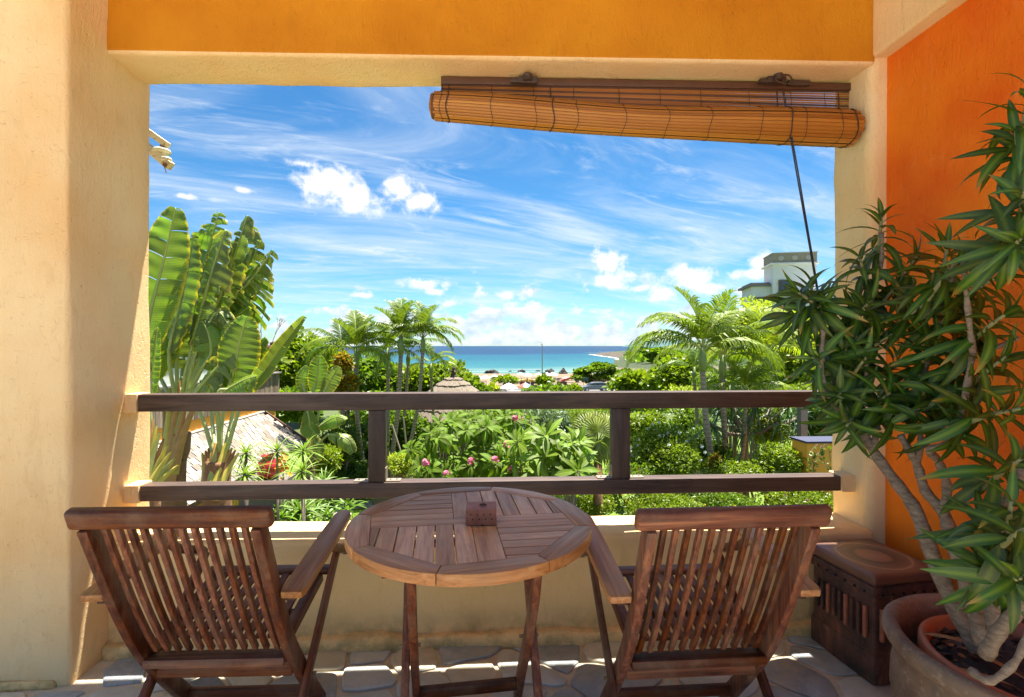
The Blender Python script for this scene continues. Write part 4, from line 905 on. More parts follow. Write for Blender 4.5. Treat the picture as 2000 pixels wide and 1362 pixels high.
def dracaena():
    t = thing('potted_dracaena', 'tall many-stemmed dracaena with striped narrow leaves growing in the big clay pot', 'houseplant', (POT.x, POT.y, POT_H - .06)); O = Vector(t.location)
    P = lambda px, py, d: at(px, py, d) - O
    bark = mat('dracaena_bark', lambda t: (lambda n: (t.P('Base Color', t.mix(t.rng(n, .35, .65), (.13, .090, .062), (.30, .23, .165))), t.P('Roughness', .8), t.P('Normal', t.bump(n, .6, .006))))(t.noise(t.vm('MULTIPLY', t.obj, (1, 1, 2.5)), 38, 6, .7)))
    sway = Vector((0, 0, 0))
    stems = [ # (points px,py,d), r0, r1
        ([(1915, 1275, 1.40), (1868, 1190, 1.46), (1825, 1095, 1.52), (1790, 1000, 1.58), (1752, 945, 1.62), (1705, 880, 1.66), (1672, 820, 1.70), (1640, 750, 1.74)], .026, .011),
        ([(1705, 880, 1.66), (1712, 835, 1.66), (1700, 780, 1.68), (1690, 700, 1.70)], .012, .008),
        ([(1672, 820, 1.70), (1630, 790, 1.72), (1605, 730, 1.72), (1608, 650, 1.74), (1600, 600, 1.76)], .010, .007),
        ([(1640, 750, 1.74), (1668, 690, 1.78), (1690, 620, 1.80), (1720, 520, 1.82), (1722, 455, 1.82)], .010, .006),
        ([(1925, 1265, 1.34), (1892, 1150, 1.42), (1862, 1060, 1.48), (1842, 1000, 1.52), (1808, 960, 1.55), (1790, 905, 1.58), (1758, 850, 1.60)], .023, .010),
        ([(1790, 905, 1.58), (1800, 860, 1.58), (1785, 820, 1.60), (1800, 740, 1.62), (1840, 640, 1.66), (1860, 540, 1.68)], .010, .006),
        ([(1842, 1000, 1.52), (1850, 950, 1.50), (1832, 900, 1.50), (1815, 880, 1.48), (1860, 860, 1.46), (1880, 800, 1.44), (1900, 690, 1.42)], .013, .008),
        ([(1800, 740, 1.62), (1850, 715, 1.60), (1920, 690, 1.56), (1990, 660, 1.5)], .008, .006),
        ([(1945, 1235, 1.30), (1935, 1140, 1.34), (1945, 1050, 1.36), (1985, 940, 1.38), (2030, 820, 1.40), (2060, 700, 1.40), (2050, 560, 1.36), (2020, 430, 1.30)], .020, .008),
        ([(1925, 1280, 1.26), (1950, 1235, 1.22), (1990, 1190, 1.18), (2050, 1120, 1.14), (2080, 900, 1.14), (2060, 600, 1.16), (2040, 330, 1.18)], .017, .010),
        ([(1895, 1310, 1.2), (1935, 1330, 1.16), (1985, 1290, 1.14), (2010, 1230, 1.14)], .010, .007),
        ([(1900, 690, 1.42), (1890, 600, 1.42), (1880, 500, 1.44)], .008, .006),
    ]
    for i, (pts, r0, r1) in enumerate(stems):
        n = len(pts); Q = [tuple(P(*p)) for p in pts]; Q = curve3(Q, 4); m = len(Q)
        part('stem', MB().tube(Q, [r0 + (r1 - r0) * k / (m - 1) + (.0016 * math.sin(k * 2.1)) for k in range(m)], 10), bark, t, smooth=True)
    rr = random.Random(21); items = []
    ros = [ # px, py, d, axis px-direction (x right, y up, toward viewer), leaves
        (1722, 425, 1.82, (-.1, .9, .3), 20), (1680, 505, 1.80, (-.5, .6, .4), 20), (1560, 572, 1.74, (-.9, .25, .2), 26), (1585, 555, 1.76, (-.2, .9, .3), 18), (1600, 600, 1.74, (.2, -.1, .9), 20),
        (1700, 590, 1.72, (.1, .3, .8), 22), (1645, 690, 1.74, (-.6, .1, .6), 22), (1590, 700, 1.72, (-.8, -.1, .4), 20), (1690, 700, 1.66, (.1, .5, .6), 22), (1740, 655, 1.68, (.3, .3, .8), 22),
        (1850, 480, 1.70, (-.2, .8, .4), 20), (1790, 500, 1.78, (.1, .6, .5), 20), (1880, 500, 1.46, (.3, .6, .6), 18), (1800, 600, 1.62, (0, .2, .9), 22), (1880, 590, 1.56, (.2, .5, .7), 22), (1950, 540, 1.48, (.4, .3, .8), 22),
        (1985, 262, 1.30, (-.6, .3, .5), 20), (2010, 180, 1.30, (-.1, .9, .3), 18), (2000, 380, 1.24, (-.6, .2, .7), 22), (1990, 470, 1.22, (-.5, -.1, .8), 22),
        (1640, 770, 1.68, (-.5, .2, .8), 22), (1655, 830, 1.64, (-.6, -.5, .5), 18), (1735, 770, 1.60, (.1, .4, .8), 22), (1790, 800, 1.56, (.3, .0, .9), 20), (1850, 770, 1.50, (.2, .3, .9), 22), (1905, 770, 1.44, (.0, -.1, 1), 24),
        (1880, 850, 1.44, (.1, -.4, .9), 18), (1960, 700, 1.40, (.2, .5, .8), 22), (1985, 800, 1.30, (.3, .1, .9), 20), (1900, 660, 1.48, (.1, .6, .7), 22), (1830, 680, 1.58, (.0, .4, .8), 20), (1970, 610, 1.36, (.2, .4, .8), 22),
        (1920, 1020, 1.30, (-.7, .5, .4), 16), (1975, 985, 1.16, (-.4, .7, .5), 16), (1935, 1110, 1.24, (-.6, .0, .7), 14), (1990, 1130, 1.10, (-.4, .2, .8), 16), (2010, 1030, 1.08, (-.2, .4, .8), 14), (1990, 900, 1.24, (-.1, .4, .8), 16), (1750, 560, 1.78, (.2, .5, .6), 18),]
    Rt, Up, Fw = CR @ Vector((1, 0, 0)), CR @ Vector((0, 1, 0)), CR @ Vector((0, 0, 1))
    for px, py, d, (ax, ay, az_), n in ros:
        A = Rt * ax + Up * ay + Fw * az_; A = A.normalized() + Vector((0, 0, .25)); p = P(px, py, d)
        items += rosette(p, A, int(n * 1.12), rr, 10, 122, .62, .06)
        # a short green shoot carries the leaves
        B3 = p - A.normalized() * .16; part('shoot', MB().tube([B3 + Vector((0, 0, -.02)), p - A.normalized() * .05, p + A.normalized() * .01], [.0075, .006, .004], 7), M('dracaena_shoot', (.24, .24, .10), .6, .3, 30), t, smooth=True)
    var = []
    for k in range(14):
        V, F, UV = leafmesh(rr.uniform(.115, .19), rr.uniform(.022, .032), rr.uniform(.3, 1.7), rr.uniform(.12, .4), segs=7, twist=rr.uniform(-.5, .5), prof=lambda s: (math.sin(math.pi * s ** .75) ** .85 if 0 < s < 1 else 0) + .14 * (1 - s))
        var.append(((V, F, UV), fastmesh('leaf', V, F, LF_DRAC, uv=UV, smooth=True)))
    add_leaves(t, items, var, 300)
    dry = L('dry_leaf', (.20, .10, .04), (.42, .24, .10), tr=.1, r=.6)
    for px, py, d, dx_, dy_ in ((1800, 1145, 1.5, .5, -.3), (1830, 1235, 1.36, .8, -.35), (1990, 1300, 1.1, -.3, .1), (1870, 1120, 1.45, .2, -.6)):
        V, F, UV = leafmesh(.17, .022, .3, .3); me = fastmesh('fallen_leaf', V, F, dry, uv=UV)
        p = P(px, py, d); p.z = POT_H - O.z - .045 + .02 * rr.random(); link('fallen_leaf', me, t, leaf_m4(p, (dx_, dy_, .08), (0, 0, 1)))
def curve3(P, n): return [Vector(q) for q in _c3(P, n)]
def _c3(P, n):
    P = [Vector(p) for p in P]; Q = [P[0] * 2 - P[1]] + P + [P[-1] * 2 - P[-2]]; out = []
    for i in range(1, len(Q) - 2):
        for k in range(n):
            t = k / n; a, b, c, d = Q[i - 1], Q[i], Q[i + 1], Q[i + 2]
            out.append(.5 * ((2 * b) + (c - a) * t + (2 * a - 5 * b + 4 * c - d) * t * t + (3 * b - a - 3 * c + d) * t ** 3))
    out.append(P[-1]); return out
dracaena()
# ================================================================== plants of the garden
def banana_leaf(t, pts, width, m, seed=0, fold=.35, tear=.5, droop=.25, facing=None, nm='leaf', taper=.55):
    """torn blade along a midrib (points relative to t); facing = direction the upper side looks"""
    r = random.Random(seed); P = curve3(pts, 14); n = len(P); Fc = Vector(facing or (0, -1, .35)).normalized(); L_ = sum((P[i + 1] - P[i]).length for i in range(n - 1))
    V, F, UV = [], [], []; ns = max(30, int(L_ / .028)); rows = 4
    def mid(s):
        x = s * (n - 1); i = min(int(x), n - 2); return P[i].lerp(P[i + 1], x - i), (P[i + 1] - P[i]).normalized()
    for sd in (-1, 1):
        gap = 0; off = 0.0; k = 0; ang = 0
        while k < ns:
            g = r.randint(2, 5) if r.random() < tear else r.randint(6, 14); g = min(g, ns - k); ang = r.uniform(-.40, .45) * tear * 2; sw = r.uniform(-.32, .32) * tear; ang -= r.choice([0, 0, 0, .9]) * (tear > .55); sh = 1 - r.random() ** 3 * .30 * tear
            base = len(V)
            for j in range(g + 1):
                s = (k + j) / ns; s_ = s - (.004 + .006 * tear * tear if j == g else 0); c, tn = mid(min(1, s_)); side = tn.cross(Fc).normalized() * sd; nr = Fc - tn * Fc.dot(tn); nr.normalize()
                w_ = width * (math.sin(math.pi * min(1, (s * .93 + .05))) ** taper) * sh
                for q in range(rows + 1):
                    u = q / rows; a = fold + ang - (droop + ang) * u * 1.6
                    d = side * math.cos(a) + nr * math.sin(a) * 1.0 + tn * (.32 + sw)
                    p = c + d.normalized() * w_ * u + nr * (.012 * math.sin(s * 70) * u) - Vector((0, 0, 1)) * droop * w_ * u * u * .8
                    V.append(p); UV.append((.5 + sd * u / 2, s * L_ / 1.5))
            for j in range(g):
                for q in range(rows): a0 = base + j * (rows + 1) + q; F.append((a0, a0 + 1, a0 + rows + 2, a0 + rows + 1))
            k += g
    me = fastmesh(nm, [tuple(v) for v in V], F, m, uv=UV, smooth=True); o = link(nm, me, t)
    mb = MB().tube(P, [.020 * (1 - .85 * i / (n - 1)) * min(1.6, width / .2) + .002 for i in range(n)], 6); part('midrib', mb, M('banana_midrib', (.36, .42, .10), .45, .2, 8), o, smooth=True)
    return o
def petiole(t, pts, r0, r1, m=None): P = curve3(pts, 5); part('petiole', MB().tube(P, [r0 + (r1 - r0) * i / (len(P) - 1) for i in range(len(P))], 7), m or M('petiole_green', (.38, .42, .15), .45, .35, 5), t, smooth=True)
SHEATH = M('fan_sheath', (.40, .27, .08), .6, .45, 7, bump=.3); SHEATHB = M('fan_sheath_brown', (.30, .13, .055), .7, .5, 9, bump=.5); FIB = M('fibrous_trunk', (.27, .13, .06), .9, .6, 22, bump=1.0)
FANM = [M('fan_stalk_yellow', (.55, .45, .07), .5, .35, 6), M('fan_stalk_orange', (.50, .26, .07), .6, .4, 8), M('fan_stalk_green', (.36, .38, .09), .5, .35, 6), M('fan_stalk_brown', (.32, .15, .06), .75, .5, 9)]
def travellers_palm(name, label, trunk, fan, leaves, dd, seed):
    """fan palm with paddle leaves: trunk px list, fan petioles, leaves [(px points), halfwidth px, material]"""
    b = at(trunk[0][0], trunk[0][1], dd); gz = -3.4; t = thing(name, label, 'palm', (b.x, b.y, gz)); O = Vector(t.location); s = dd / FPX
    P = lambda px, py, d=dd: at(px, py, d) - O
    w0 = trunk[0][2] * s
    for k, (p0, p1, w_, m_) in enumerate(fan):
        A, B2 = P(*p0), P(*p1); off = Vector((0, -(w0 * 1.05 + .03 * (k % 3)), 0)); n = 12; cen = [A.lerp(B2, i / n) + off * (1 - i / n) + Vector(((B2.x - A.x) * .25 * math.sin(math.pi * i / n) * (-1 if i / n < .5 else -1) * .5, 0, 0)) for i in range(n + 1)]
        Vv, Ff = [], []
        for i, c in enumerate(cen):
            u = i / n; ww = w_ * s * (1.25 * (1 - u) ** .8 + .22); dp = .5 * ww; tn = (cen[min(i + 1, n)] - cen[max(i - 1, 0)]).normalized(); sd = tn.cross(Vector((0, 1, 0))).normalized()
            Vv += [c - sd * ww + Vector((0, .02, 0)), c - sd * ww * .35 - Vector((0, dp * .8, 0)), c - Vector((0, dp, 0)) * .9, c + sd * ww * .35 - Vector((0, dp * .8, 0)), c + sd * ww + Vector((0, .02, 0)), c + Vector((0, .03, 0))]
        Ff = [(i * 6 + j, i * 6 + (j + 1) % 6, (i + 1) * 6 + (j + 1) % 6, (i + 1) * 6 + j) for i in range(n) for j in range(6)]
        part('leaf_base', MB().add(Vv, Ff), FANM[([1, 3, 0, 1, 3, 1, 0, 2] if seed == 3 else [0, 1, 3, 0, 1, 2, 3, 0] if seed == 5 else [0, 2, 0, 1, 0, 2, 3, 0])[k % 8]], t, smooth=.9)
    top = P(*trunk[-1][:2]); base = Vector((0, 0, 0)); w0, w1 = trunk[0][2] * s, trunk[-1][2] * s
    part('trunk', MB().tube(curve3([base, P(*trunk[0][:2])] + [P(*q[:2]) for q in trunk[1:]], 5), [max(w0 * 1.1, .06)] * 5 + list(np.linspace(w0, w1, 5 * (len(trunk) - 1) + 1)), 14), FIB, t, smooth=True)
    rr = random.Random(seed)
    for k, (p0, p1, w_, m_) in enumerate(fan if False else []):                # overlapping leaf bases
        A, B2 = P(*p0), P(*p1); side = Vector((0, (-1) ** k * .02 * (k % 3), 0)); Q = curve3([A + side, A.lerp(B2, .5) + side * 1.5 + Vector((0, -.03, 0)), B2 + side], 4)
        part('leaf_base', MB().tube(Q, [w_ * s * (.6 + .5 * math.sin(math.pi * (.15 + .6 * i / (len(Q) - 1)))) for i in range(len(Q))], 8), m_, t, smooth=True)
    for k, (pts, hw, m_, o) in enumerate(leaves):
        d0 = dd + o.get('dz', 0)
        Q = [P(px, py, d0 + o.get('lean', 0) * i) for i, (px, py) in enumerate(pts)]
        pet = o.get('pet')
        if pet: petiole(t, [P(pet[0], pet[1])] + [P(px, py, d0) for px, py in o.get('via', [])] + [Q[0], Q[1] if len(Q) > 2 else Q[0].lerp(Q[1], .3)], .030, .014)
        banana_leaf(t, Q, hw * s, m_, seed * 10 + k, o.get('fold', .35), o.get('tear', .5), o.get('droop', .25), o.get('face'))
    return t
G, Y_ = LF_BAN, LF_BAN2
travellers_palm('travellers_palm', 'tall banana-like palm with torn upright paddle leaves, right beside the left pillar', [(338, 940, 22), (348, 880, 22), (352, 845, 19)],
    [((336 + 1.6 * k, 935 - 8 * (k % 4)), (318 + 6.4 * k, 775 - 16 * (k % 3) + abs(k - 5) * 5), 8, None) for k in range(12)] if True else [((344, 900), (318, 760), 9, SHEATH), ((348, 890), (338, 745), 9, SHEATHB), ((350, 880), (352, 740), 9, SHEATHB), ((350, 890), (368, 745), 9, SHEATH), ((352, 900), (382, 750), 9, SHEATHB), ((350, 910), (330, 790), 12, SHEATHB), ((352, 915), (372, 800), 12, SHEATHB), ((340, 860), (352, 780), 12, SHEATH), ((356, 860), (366, 780), 12, SHEATH)],
    [([(272, 720), (296, 600), (322, 500), (343, 406)], 42, G, dict(pet=(330, 800), via=[(292, 760)], tear=.12, face=(.45, -1, .3), dz=-.5, droop=.15, fold=.2)),
     ([(330, 690), (352, 600), (368, 520), (378, 458)], 36, G, dict(pet=(345, 790), tear=.35, face=(-.5, -1, .3), dz=-.3, droop=.3)),
     ([(350, 660), (385, 560), (410, 480), (428, 415)], 46, G, dict(pet=(350, 780), via=[(345, 720)], tear=.6, face=(-.3, -1, .3), droop=.3)),
     ([(300, 700), (330, 640), (352, 570), (362, 470)], 40, G, dict(pet=(340, 790), tear=.3, face=(.3, -1, .3), dz=.3)),
     ([(375, 680), (398, 590), (418, 520), (440, 450)], 44, Y_, dict(pet=(356, 780), via=[(362, 730)], tear=.75, face=(-.5, -1, .3), dz=-.2, droop=.45, fold=.5)),
     ([(395, 660), (430, 580), (458, 500), (484, 421)], 42, Y_, dict(pet=(360, 780), via=[(370, 720)], tear=.75, face=(-.4, -1, .4), droop=.4)),
     ([(405, 680), (440, 600), (488, 550), (534, 488)], 48, Y_, dict(pet=(362, 785), via=[(375, 730)], tear=.9, face=(-.2, -1, .6), droop=.5, dz=.2)),
     ([(390, 700), (420, 640), (460, 580), (498, 520)], 44, G, dict(pet=(362, 785), tear=.8, face=(.2, -1, .5), droop=.5, dz=.35)),
     ([(345, 720), (350, 660), (370, 610), (400, 560)], 38, Y_, dict(pet=(348, 785), tear=.6, face=(.2, -1, .6), droop=.6, dz=.1)),
     ([(395, 720), (412, 690), (408, 655), (396, 628)], 36, G, dict(pet=(360, 785), tear=.5, face=(.2, -1, .3), droop=.5, dz=-.35)),
     ([(300, 740), (305, 690), (325, 650), (350, 620)], 34, G, dict(pet=(335, 800), tear=.6, face=(.2, -1, .5), droop=.6, dz=-.2)),
     ([(360, 690), (372, 610), (386, 540), (404, 440)], 44, G, dict(pet=(350, 785), tear=.5, face=(.1, -1, .4), dz=.5, droop=.3)),
     ([(385, 690), (415, 610), (440, 550), (462, 470)], 46, Y_, dict(pet=(358, 785), tear=.8, face=(0, -1, .5), dz=.55, droop=.4)),
     ([(400, 690), (440, 630), (470, 560), (510, 470)], 40, Y_, dict(pet=(362, 785), tear=.85, face=(.1, -1, .5), dz=.45, droop=.4)),
     ([(395, 700), (425, 665), (455, 625), (486, 600)], 40, G, dict(pet=(362, 785), tear=.8, face=(0, -1, .8), dz=.1, droop=.5)),
     ([(405, 690), (435, 600), (470, 510), (492, 440)], 46, Y_, dict(pet=(360, 785), tear=.9, face=(-.2, -1, .3), dz=.6, droop=.5)),
     ([(405, 700), (445, 640), (485, 590), (520, 530)], 50, G, dict(pet=(362, 785), tear=1.0, face=(0, -1, .5), dz=.5, droop=.6)),
     ([(400, 710), (420, 660), (440, 600), (470, 560)], 46, G, dict(pet=(362, 785), tear=.8, face=(-.2, -1, .3), dz=.8, droop=.5)),
     ([(380, 700), (400, 650), (425, 610), (450, 640)], 30, Y_, dict(pet=(362, 785), tear=.9, face=(.1, -1, .6), droop=.6, dz=-.3))], 7.0, 3)
travellers_palm('travellers_palm', 'smaller banana-like palm with a fan-shaped brown base in front of the shingle roof', [(425, 1010, 26), (425, 940, 26), (427, 900, 22)],
    [((414 + 2 * k, 965), (394 + 6.4 * k, 858 + abs(k - 5.5) * 5), 8, None) for k in range(12)],
    [([(443, 768), (458, 720), (468, 670), (482, 618)], 44, G, dict(pet=(430, 890), via=[(432, 840)], tear=.18, face=(.1, -1, .3), fold=.25, droop=.2)),
     ([(478, 775), (512, 730), (548, 680), (596, 618)], 26, Y_, dict(pet=(440, 890), via=[(458, 830)], tear=.25, face=(.5, -1, .2), fold=.9, droop=.0)),
     ([(380, 770), (405, 740), (430, 712), (456, 688)], 40, Y_, dict(pet=(418, 890), via=[(400, 830)], tear=.85, face=(0, -1, .9), droop=.5)),
     ([(415, 770), (428, 730), (436, 690), (440, 640)], 34, G, dict(pet=(424, 890), via=[(415, 830)], tear=.4, face=(-.3, -1, .3), dz=.3)),
     ([(460, 780), (478, 740), (492, 700), (520, 660)], 30, G, dict(pet=(436, 890), via=[(450, 830)], tear=.5, face=(-.3, -1, .4), dz=.3)),
     ([(425, 775), (445, 760), (478, 742), (500, 735)], 26, G, dict(pet=(430, 890), tear=.5, face=(0, -1, .9), droop=.5, dz=-.3))], 6.4, 5)
travellers_palm('travellers_palm', 'yellowing fan of leaf stalks hard against the left pillar', [(292, 960, 18), (296, 930, 16)],
    [((290 + k, 965), (276 + 7 * k, 780 + 13 * k), 7, None) for k in range(11)],
    [([(250, 770), (240, 700), (235, 620), (240, 540)], 36, G, dict(pet=(290, 900), tear=.3)), ([(292, 800), (296, 740), (300, 700), (308, 640)], 14, G, dict(pet=(300, 900), tear=.4, face=(.8, -1, 0)))], 5.6, 8)
travellers_palm('young_banana_plant', 'young banana plant with pale upright leaves standing near the corner of the shingle roof', [(606, 960, 8), (608, 880, 8)],
    [((607, 890), (603 + 5 * k, 838), 4, SHEATHB) for k in range(3)],
    [([(612, 768), (618, 745), (622, 720), (624, 695)], 20, G, dict(pet=(608, 870), tear=.2, face=(.2, -1, .2), droop=.1)),
     ([(630, 775), (640, 755), (650, 735), (662, 716)], 17, Y_, dict(pet=(610, 870), tear=.3, face=(.4, -1, .2))),
     ([(600, 800), (604, 820), (606, 835), (620, 850)], 20, G, dict(pet=(608, 870), tear=.3, face=(0, -1, .7), dz=-.2)),
     ([(620, 838), (640, 822), (660, 815), (676, 820)], 17, G, dict(pet=(610, 870), tear=.4, face=(0, -1, .9), droop=.4)),
     ([(640, 850), (660, 852), (680, 862), (690, 885)], 18, Y_, dict(pet=(610, 880), tear=.5, face=(.2, -1, .8), droop=.4)),
     ([(608, 900), (618, 890), (620, 870), (610, 850)], 14, Y_, dict(pet=(608, 930), tear=.3, face=(.2, -1, .3), droop=.2)),
     ([(596, 770), (590, 750), (592, 730), (600, 715)], 13, G, dict(pet=(606, 870), tear=.4))], 11.0, 13)

# ---- feather palms
def frond_data(Ln, e0, e1, nl, lw, ll, seed, vee=.5, hang=.5, width=1.0):
    """one frond in its own frame: out along +Y, up +Z"""
    r = random.Random(seed); V, F = [], []; n = 14; P = [Vector((0, 0, 0))]; tans = []
    for i in range(n):
        e = e0 + (e1 - e0) * (i / (n - 1)) ** 1.1; d = Vector((0, math.cos(e), math.sin(e))); P.append(P[-1] + d * Ln / n); tans.append(d)
    tans.append(tans[-1])
    for k in range(nl):
        s = .16 + .84 * (k + .5) / nl; x = s * n; i = min(int(x), n - 1); c = P[i].lerp(P[i + 1], x - i); tn = tans[i]; up = Vector((0, -tn.z, tn.y))
        l = ll * (math.sin(math.pi * (s * .80 + .14)) ** .7) * r.uniform(.85, 1.1)
        for sd in (-1, 1):
            f = .35 + .75 * s; d = (Vector((sd, 0, 0)) * 1.0 + tn * f + up * (vee * r.uniform(.6, 1.2))).normalized(); b = len(V); q = c.copy(); wv = tn * lw / 2
            segs = 3
            for j in range(segs + 1):
                ww = (0.6, 1.0, .75, .05)[j]; V += [q - wv * ww, q + wv * ww]; d = (d + Vector((0, 0, -hang * .42 * (j + .4)))).normalized(); q = q + d * l / segs
            for j in range(segs): a = b + 2 * j; F.append((a, a + 1, a + 3, a + 2))
    return P, V, F
_fr = {}
def frond_mesh(kind, seed, Ln, e0, e1, nl, lw, ll, vee, hang, m, rach):
    key = (kind, seed)
    if key not in _fr:
        P, V, F = frond_data(Ln, e0, e1, nl, lw, ll, seed, vee, hang); mb = MB().tube(P, [.016 * Ln / 2 * (1 - .8 * i / (len(P) - 1)) + .002 for i in range(len(P))], 5)
        nv = len(V); V = [tuple(v) for v in V] + mb.v; me = bpy.data.meshes.new('frond'); F2 = F + [tuple(i + nv for i in f) for f in mb.f]
        me.from_pydata(V, [], F2); me.materials.append(m); me.materials.append(rach); me.polygons.foreach_set('material_index', [0] * len(F) + [1] * len(mb.f)); _fr[key] = me
    return _fr[key]
RACH = M('frond_stalk', (.36, .38, .10), .5, .2, 8)
def feather_palm(label, trunks, group=None, m=LF_PALM, nm='feather_palm'):
    """each palm: base px, top px, distance, trunk half-width px, frond length px, list of frond directions in degrees (0 right, 90 up) and depth lean"""
    b, tp, d, tw, fl, dirs, sd = trunks; s = d / FPX; B0 = at(b[0], b[1], d); T0 = at(tp[0], tp[1], d)
    gz = ground_z(B0.x, B0.y); t = thing(nm, label, 'palm tree', (B0.x, B0.y, min(gz, B0.z - .02)), 0, group); O = Vector(t.location)
    Q = curve3([Vector((0, 0, 0)), B0 - O, (B0 - O).lerp(T0 - O, .5) + Vector(((b[2] if len(b) > 2 else 0) * s, 0, 0)), T0 - O], 6); Q = [q for i, q in enumerate(Q) if i == 0 or (q - Q[i - 1]).length > 1e-3]
    part('trunk', MB().tube(Q, [tw * s * (1.05 - .25 * i / len(Q)) for i in range(len(Q))], 10), RINGB, t, smooth=True)
    cs = T0 - O; part('crownshaft', MB().tube([cs + Vector((0, 0, -.05)), cs + Vector((0, 0, 3 * tw * s)), cs + Vector((0, 0, 7 * tw * s))], [tw * s * .95, tw * s * 1.25, tw * s * .5], 9), STEMG, t, smooth=True)
    top = cs + Vector((0, 0, 5.5 * tw * s)); Ln = fl * s * (1.16 if group == g1 else 1.0); r = random.Random(sd)
    Rt, Fw = CR @ Vector((1, 0, 0)), Vector((math.sin(R(YAW)), math.cos(R(YAW)), 0))
    for k, (dg, depth) in enumerate(dirs):
        h = Rt * math.cos(R(dg)) + Fw * depth; h.z = 0
        hl = h.length; e = math.atan2(math.sin(R(dg)) * 1.0, max(hl, .05)); h.normalize()
        kind = 0 if e > R(62) else 1 if e > R(35) else 2
        e0, e1 = [(R(86), R(35)), (R(62), R(-35)), (R(40), R(-70))][kind]
        me = frond_mesh((m.name, kind, nm), k % 3, 1.0 * 2, e0, e1, 30, .062, .62, (.8, .5, .35)[kind], (.45, .75, .9)[kind], m, RACH)
        X = Vector((h.y, -h.x, 0)); m4 = (Matrix((X, h, Vector((0, 0, 1)))).transposed() * (Ln / 2 * r.uniform(.88, 1.08) * (.80, .95, 1.06)[kind])).to_4x4(); m4.translation = top
        rot = Matrix.Rotation(e - [(R(75)), R(45), R(20)][kind], 4, X); m5 = Matrix.Translation(top) @ rot @ Matrix.Translation(-top) @ m4
        link('frond', me, t, m5)
    return t
g1 = 'slender garden palms left of the thatched hut'
D8 = lambda *a: list(a)
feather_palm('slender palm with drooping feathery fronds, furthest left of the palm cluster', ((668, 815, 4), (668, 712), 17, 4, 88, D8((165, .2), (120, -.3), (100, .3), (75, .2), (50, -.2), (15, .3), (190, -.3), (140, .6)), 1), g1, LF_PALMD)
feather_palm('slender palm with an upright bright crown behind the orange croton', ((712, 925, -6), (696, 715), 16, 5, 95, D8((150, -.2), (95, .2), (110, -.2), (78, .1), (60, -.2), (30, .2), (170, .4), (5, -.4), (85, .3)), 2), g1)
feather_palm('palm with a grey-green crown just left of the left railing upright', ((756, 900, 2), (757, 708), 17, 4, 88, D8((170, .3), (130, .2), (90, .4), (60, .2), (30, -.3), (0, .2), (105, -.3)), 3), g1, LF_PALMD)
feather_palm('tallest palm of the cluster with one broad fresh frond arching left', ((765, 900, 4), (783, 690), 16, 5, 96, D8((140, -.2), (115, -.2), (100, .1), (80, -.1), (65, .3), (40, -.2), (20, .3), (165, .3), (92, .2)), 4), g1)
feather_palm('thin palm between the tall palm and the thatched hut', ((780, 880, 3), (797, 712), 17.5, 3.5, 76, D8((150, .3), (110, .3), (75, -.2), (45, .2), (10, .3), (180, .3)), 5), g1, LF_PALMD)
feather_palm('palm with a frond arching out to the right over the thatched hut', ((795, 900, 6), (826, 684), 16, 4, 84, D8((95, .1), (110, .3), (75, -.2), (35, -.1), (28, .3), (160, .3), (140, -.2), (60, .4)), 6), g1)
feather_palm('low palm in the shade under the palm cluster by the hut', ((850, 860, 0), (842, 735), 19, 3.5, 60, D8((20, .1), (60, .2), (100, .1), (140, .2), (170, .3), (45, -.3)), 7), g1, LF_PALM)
g2 = 'garden palms on the right in front of the white tower'
feather_palm('tall ringed-trunk palm whose long frond arches left over the sea', ((1392, 925, -3), (1372, 722), 11.5, 6.5, 168, D8((128, -.1), (158, .05), (98, .1), (80, -.2), (62, .1), (40, .3), (20, -.2), (112, .4), (70, .5), (145, .6)), 11), g2)
feather_palm('palm with a dense feathery crown standing just right of the tall ringed palm', ((1418, 925, 0), (1411, 735), 12.5, 6, 158, D8((115, .2), (90, -.1), (70, .2), (50, -.1), (25, .1), (5, .3), (150, .4), (100, .5), (60, -.3)), 12), g2)
feather_palm('thin green-stemmed palm behind the two taller ones on the right', ((1435, 925, 2), (1432, 770), 13.5, 3.5, 90, D8((140, .2), (100, .2), (70, .3), (40, .2), (10, .3), (170, .2)), 13), g2)
feather_palm('shorter leaning palm with pale trunk right of the ringed palms', ((1446, 925, 3), (1456, 790), 12.5, 4.5, 112, D8((110, .1), (80, -.1), (50, .2), (20, -.1), (-5, .2), (140, .3), (160, -.2), (65, .4)), 14), g2)
feather_palm('small low palm with a grey trunk left of the tall ringed palm', ((1362, 860, 2), (1356, 745), 15, 4, 70, D8((150, .2), (110, .2), (75, .3), (40, .2), (10, .3)), 15), g2, LF_PALMD)
feather_palm('spreading yellow-green palm behind the dracaena leaves on the right', ((1500, 860, 0), (1500, 720), 14, 5, 150, D8((100, .1), (75, .1), (130, .1), (150, -.1), (165, .1), (45, .1), (15, .2), (85, .4)), 16), g2, LF_YEL)

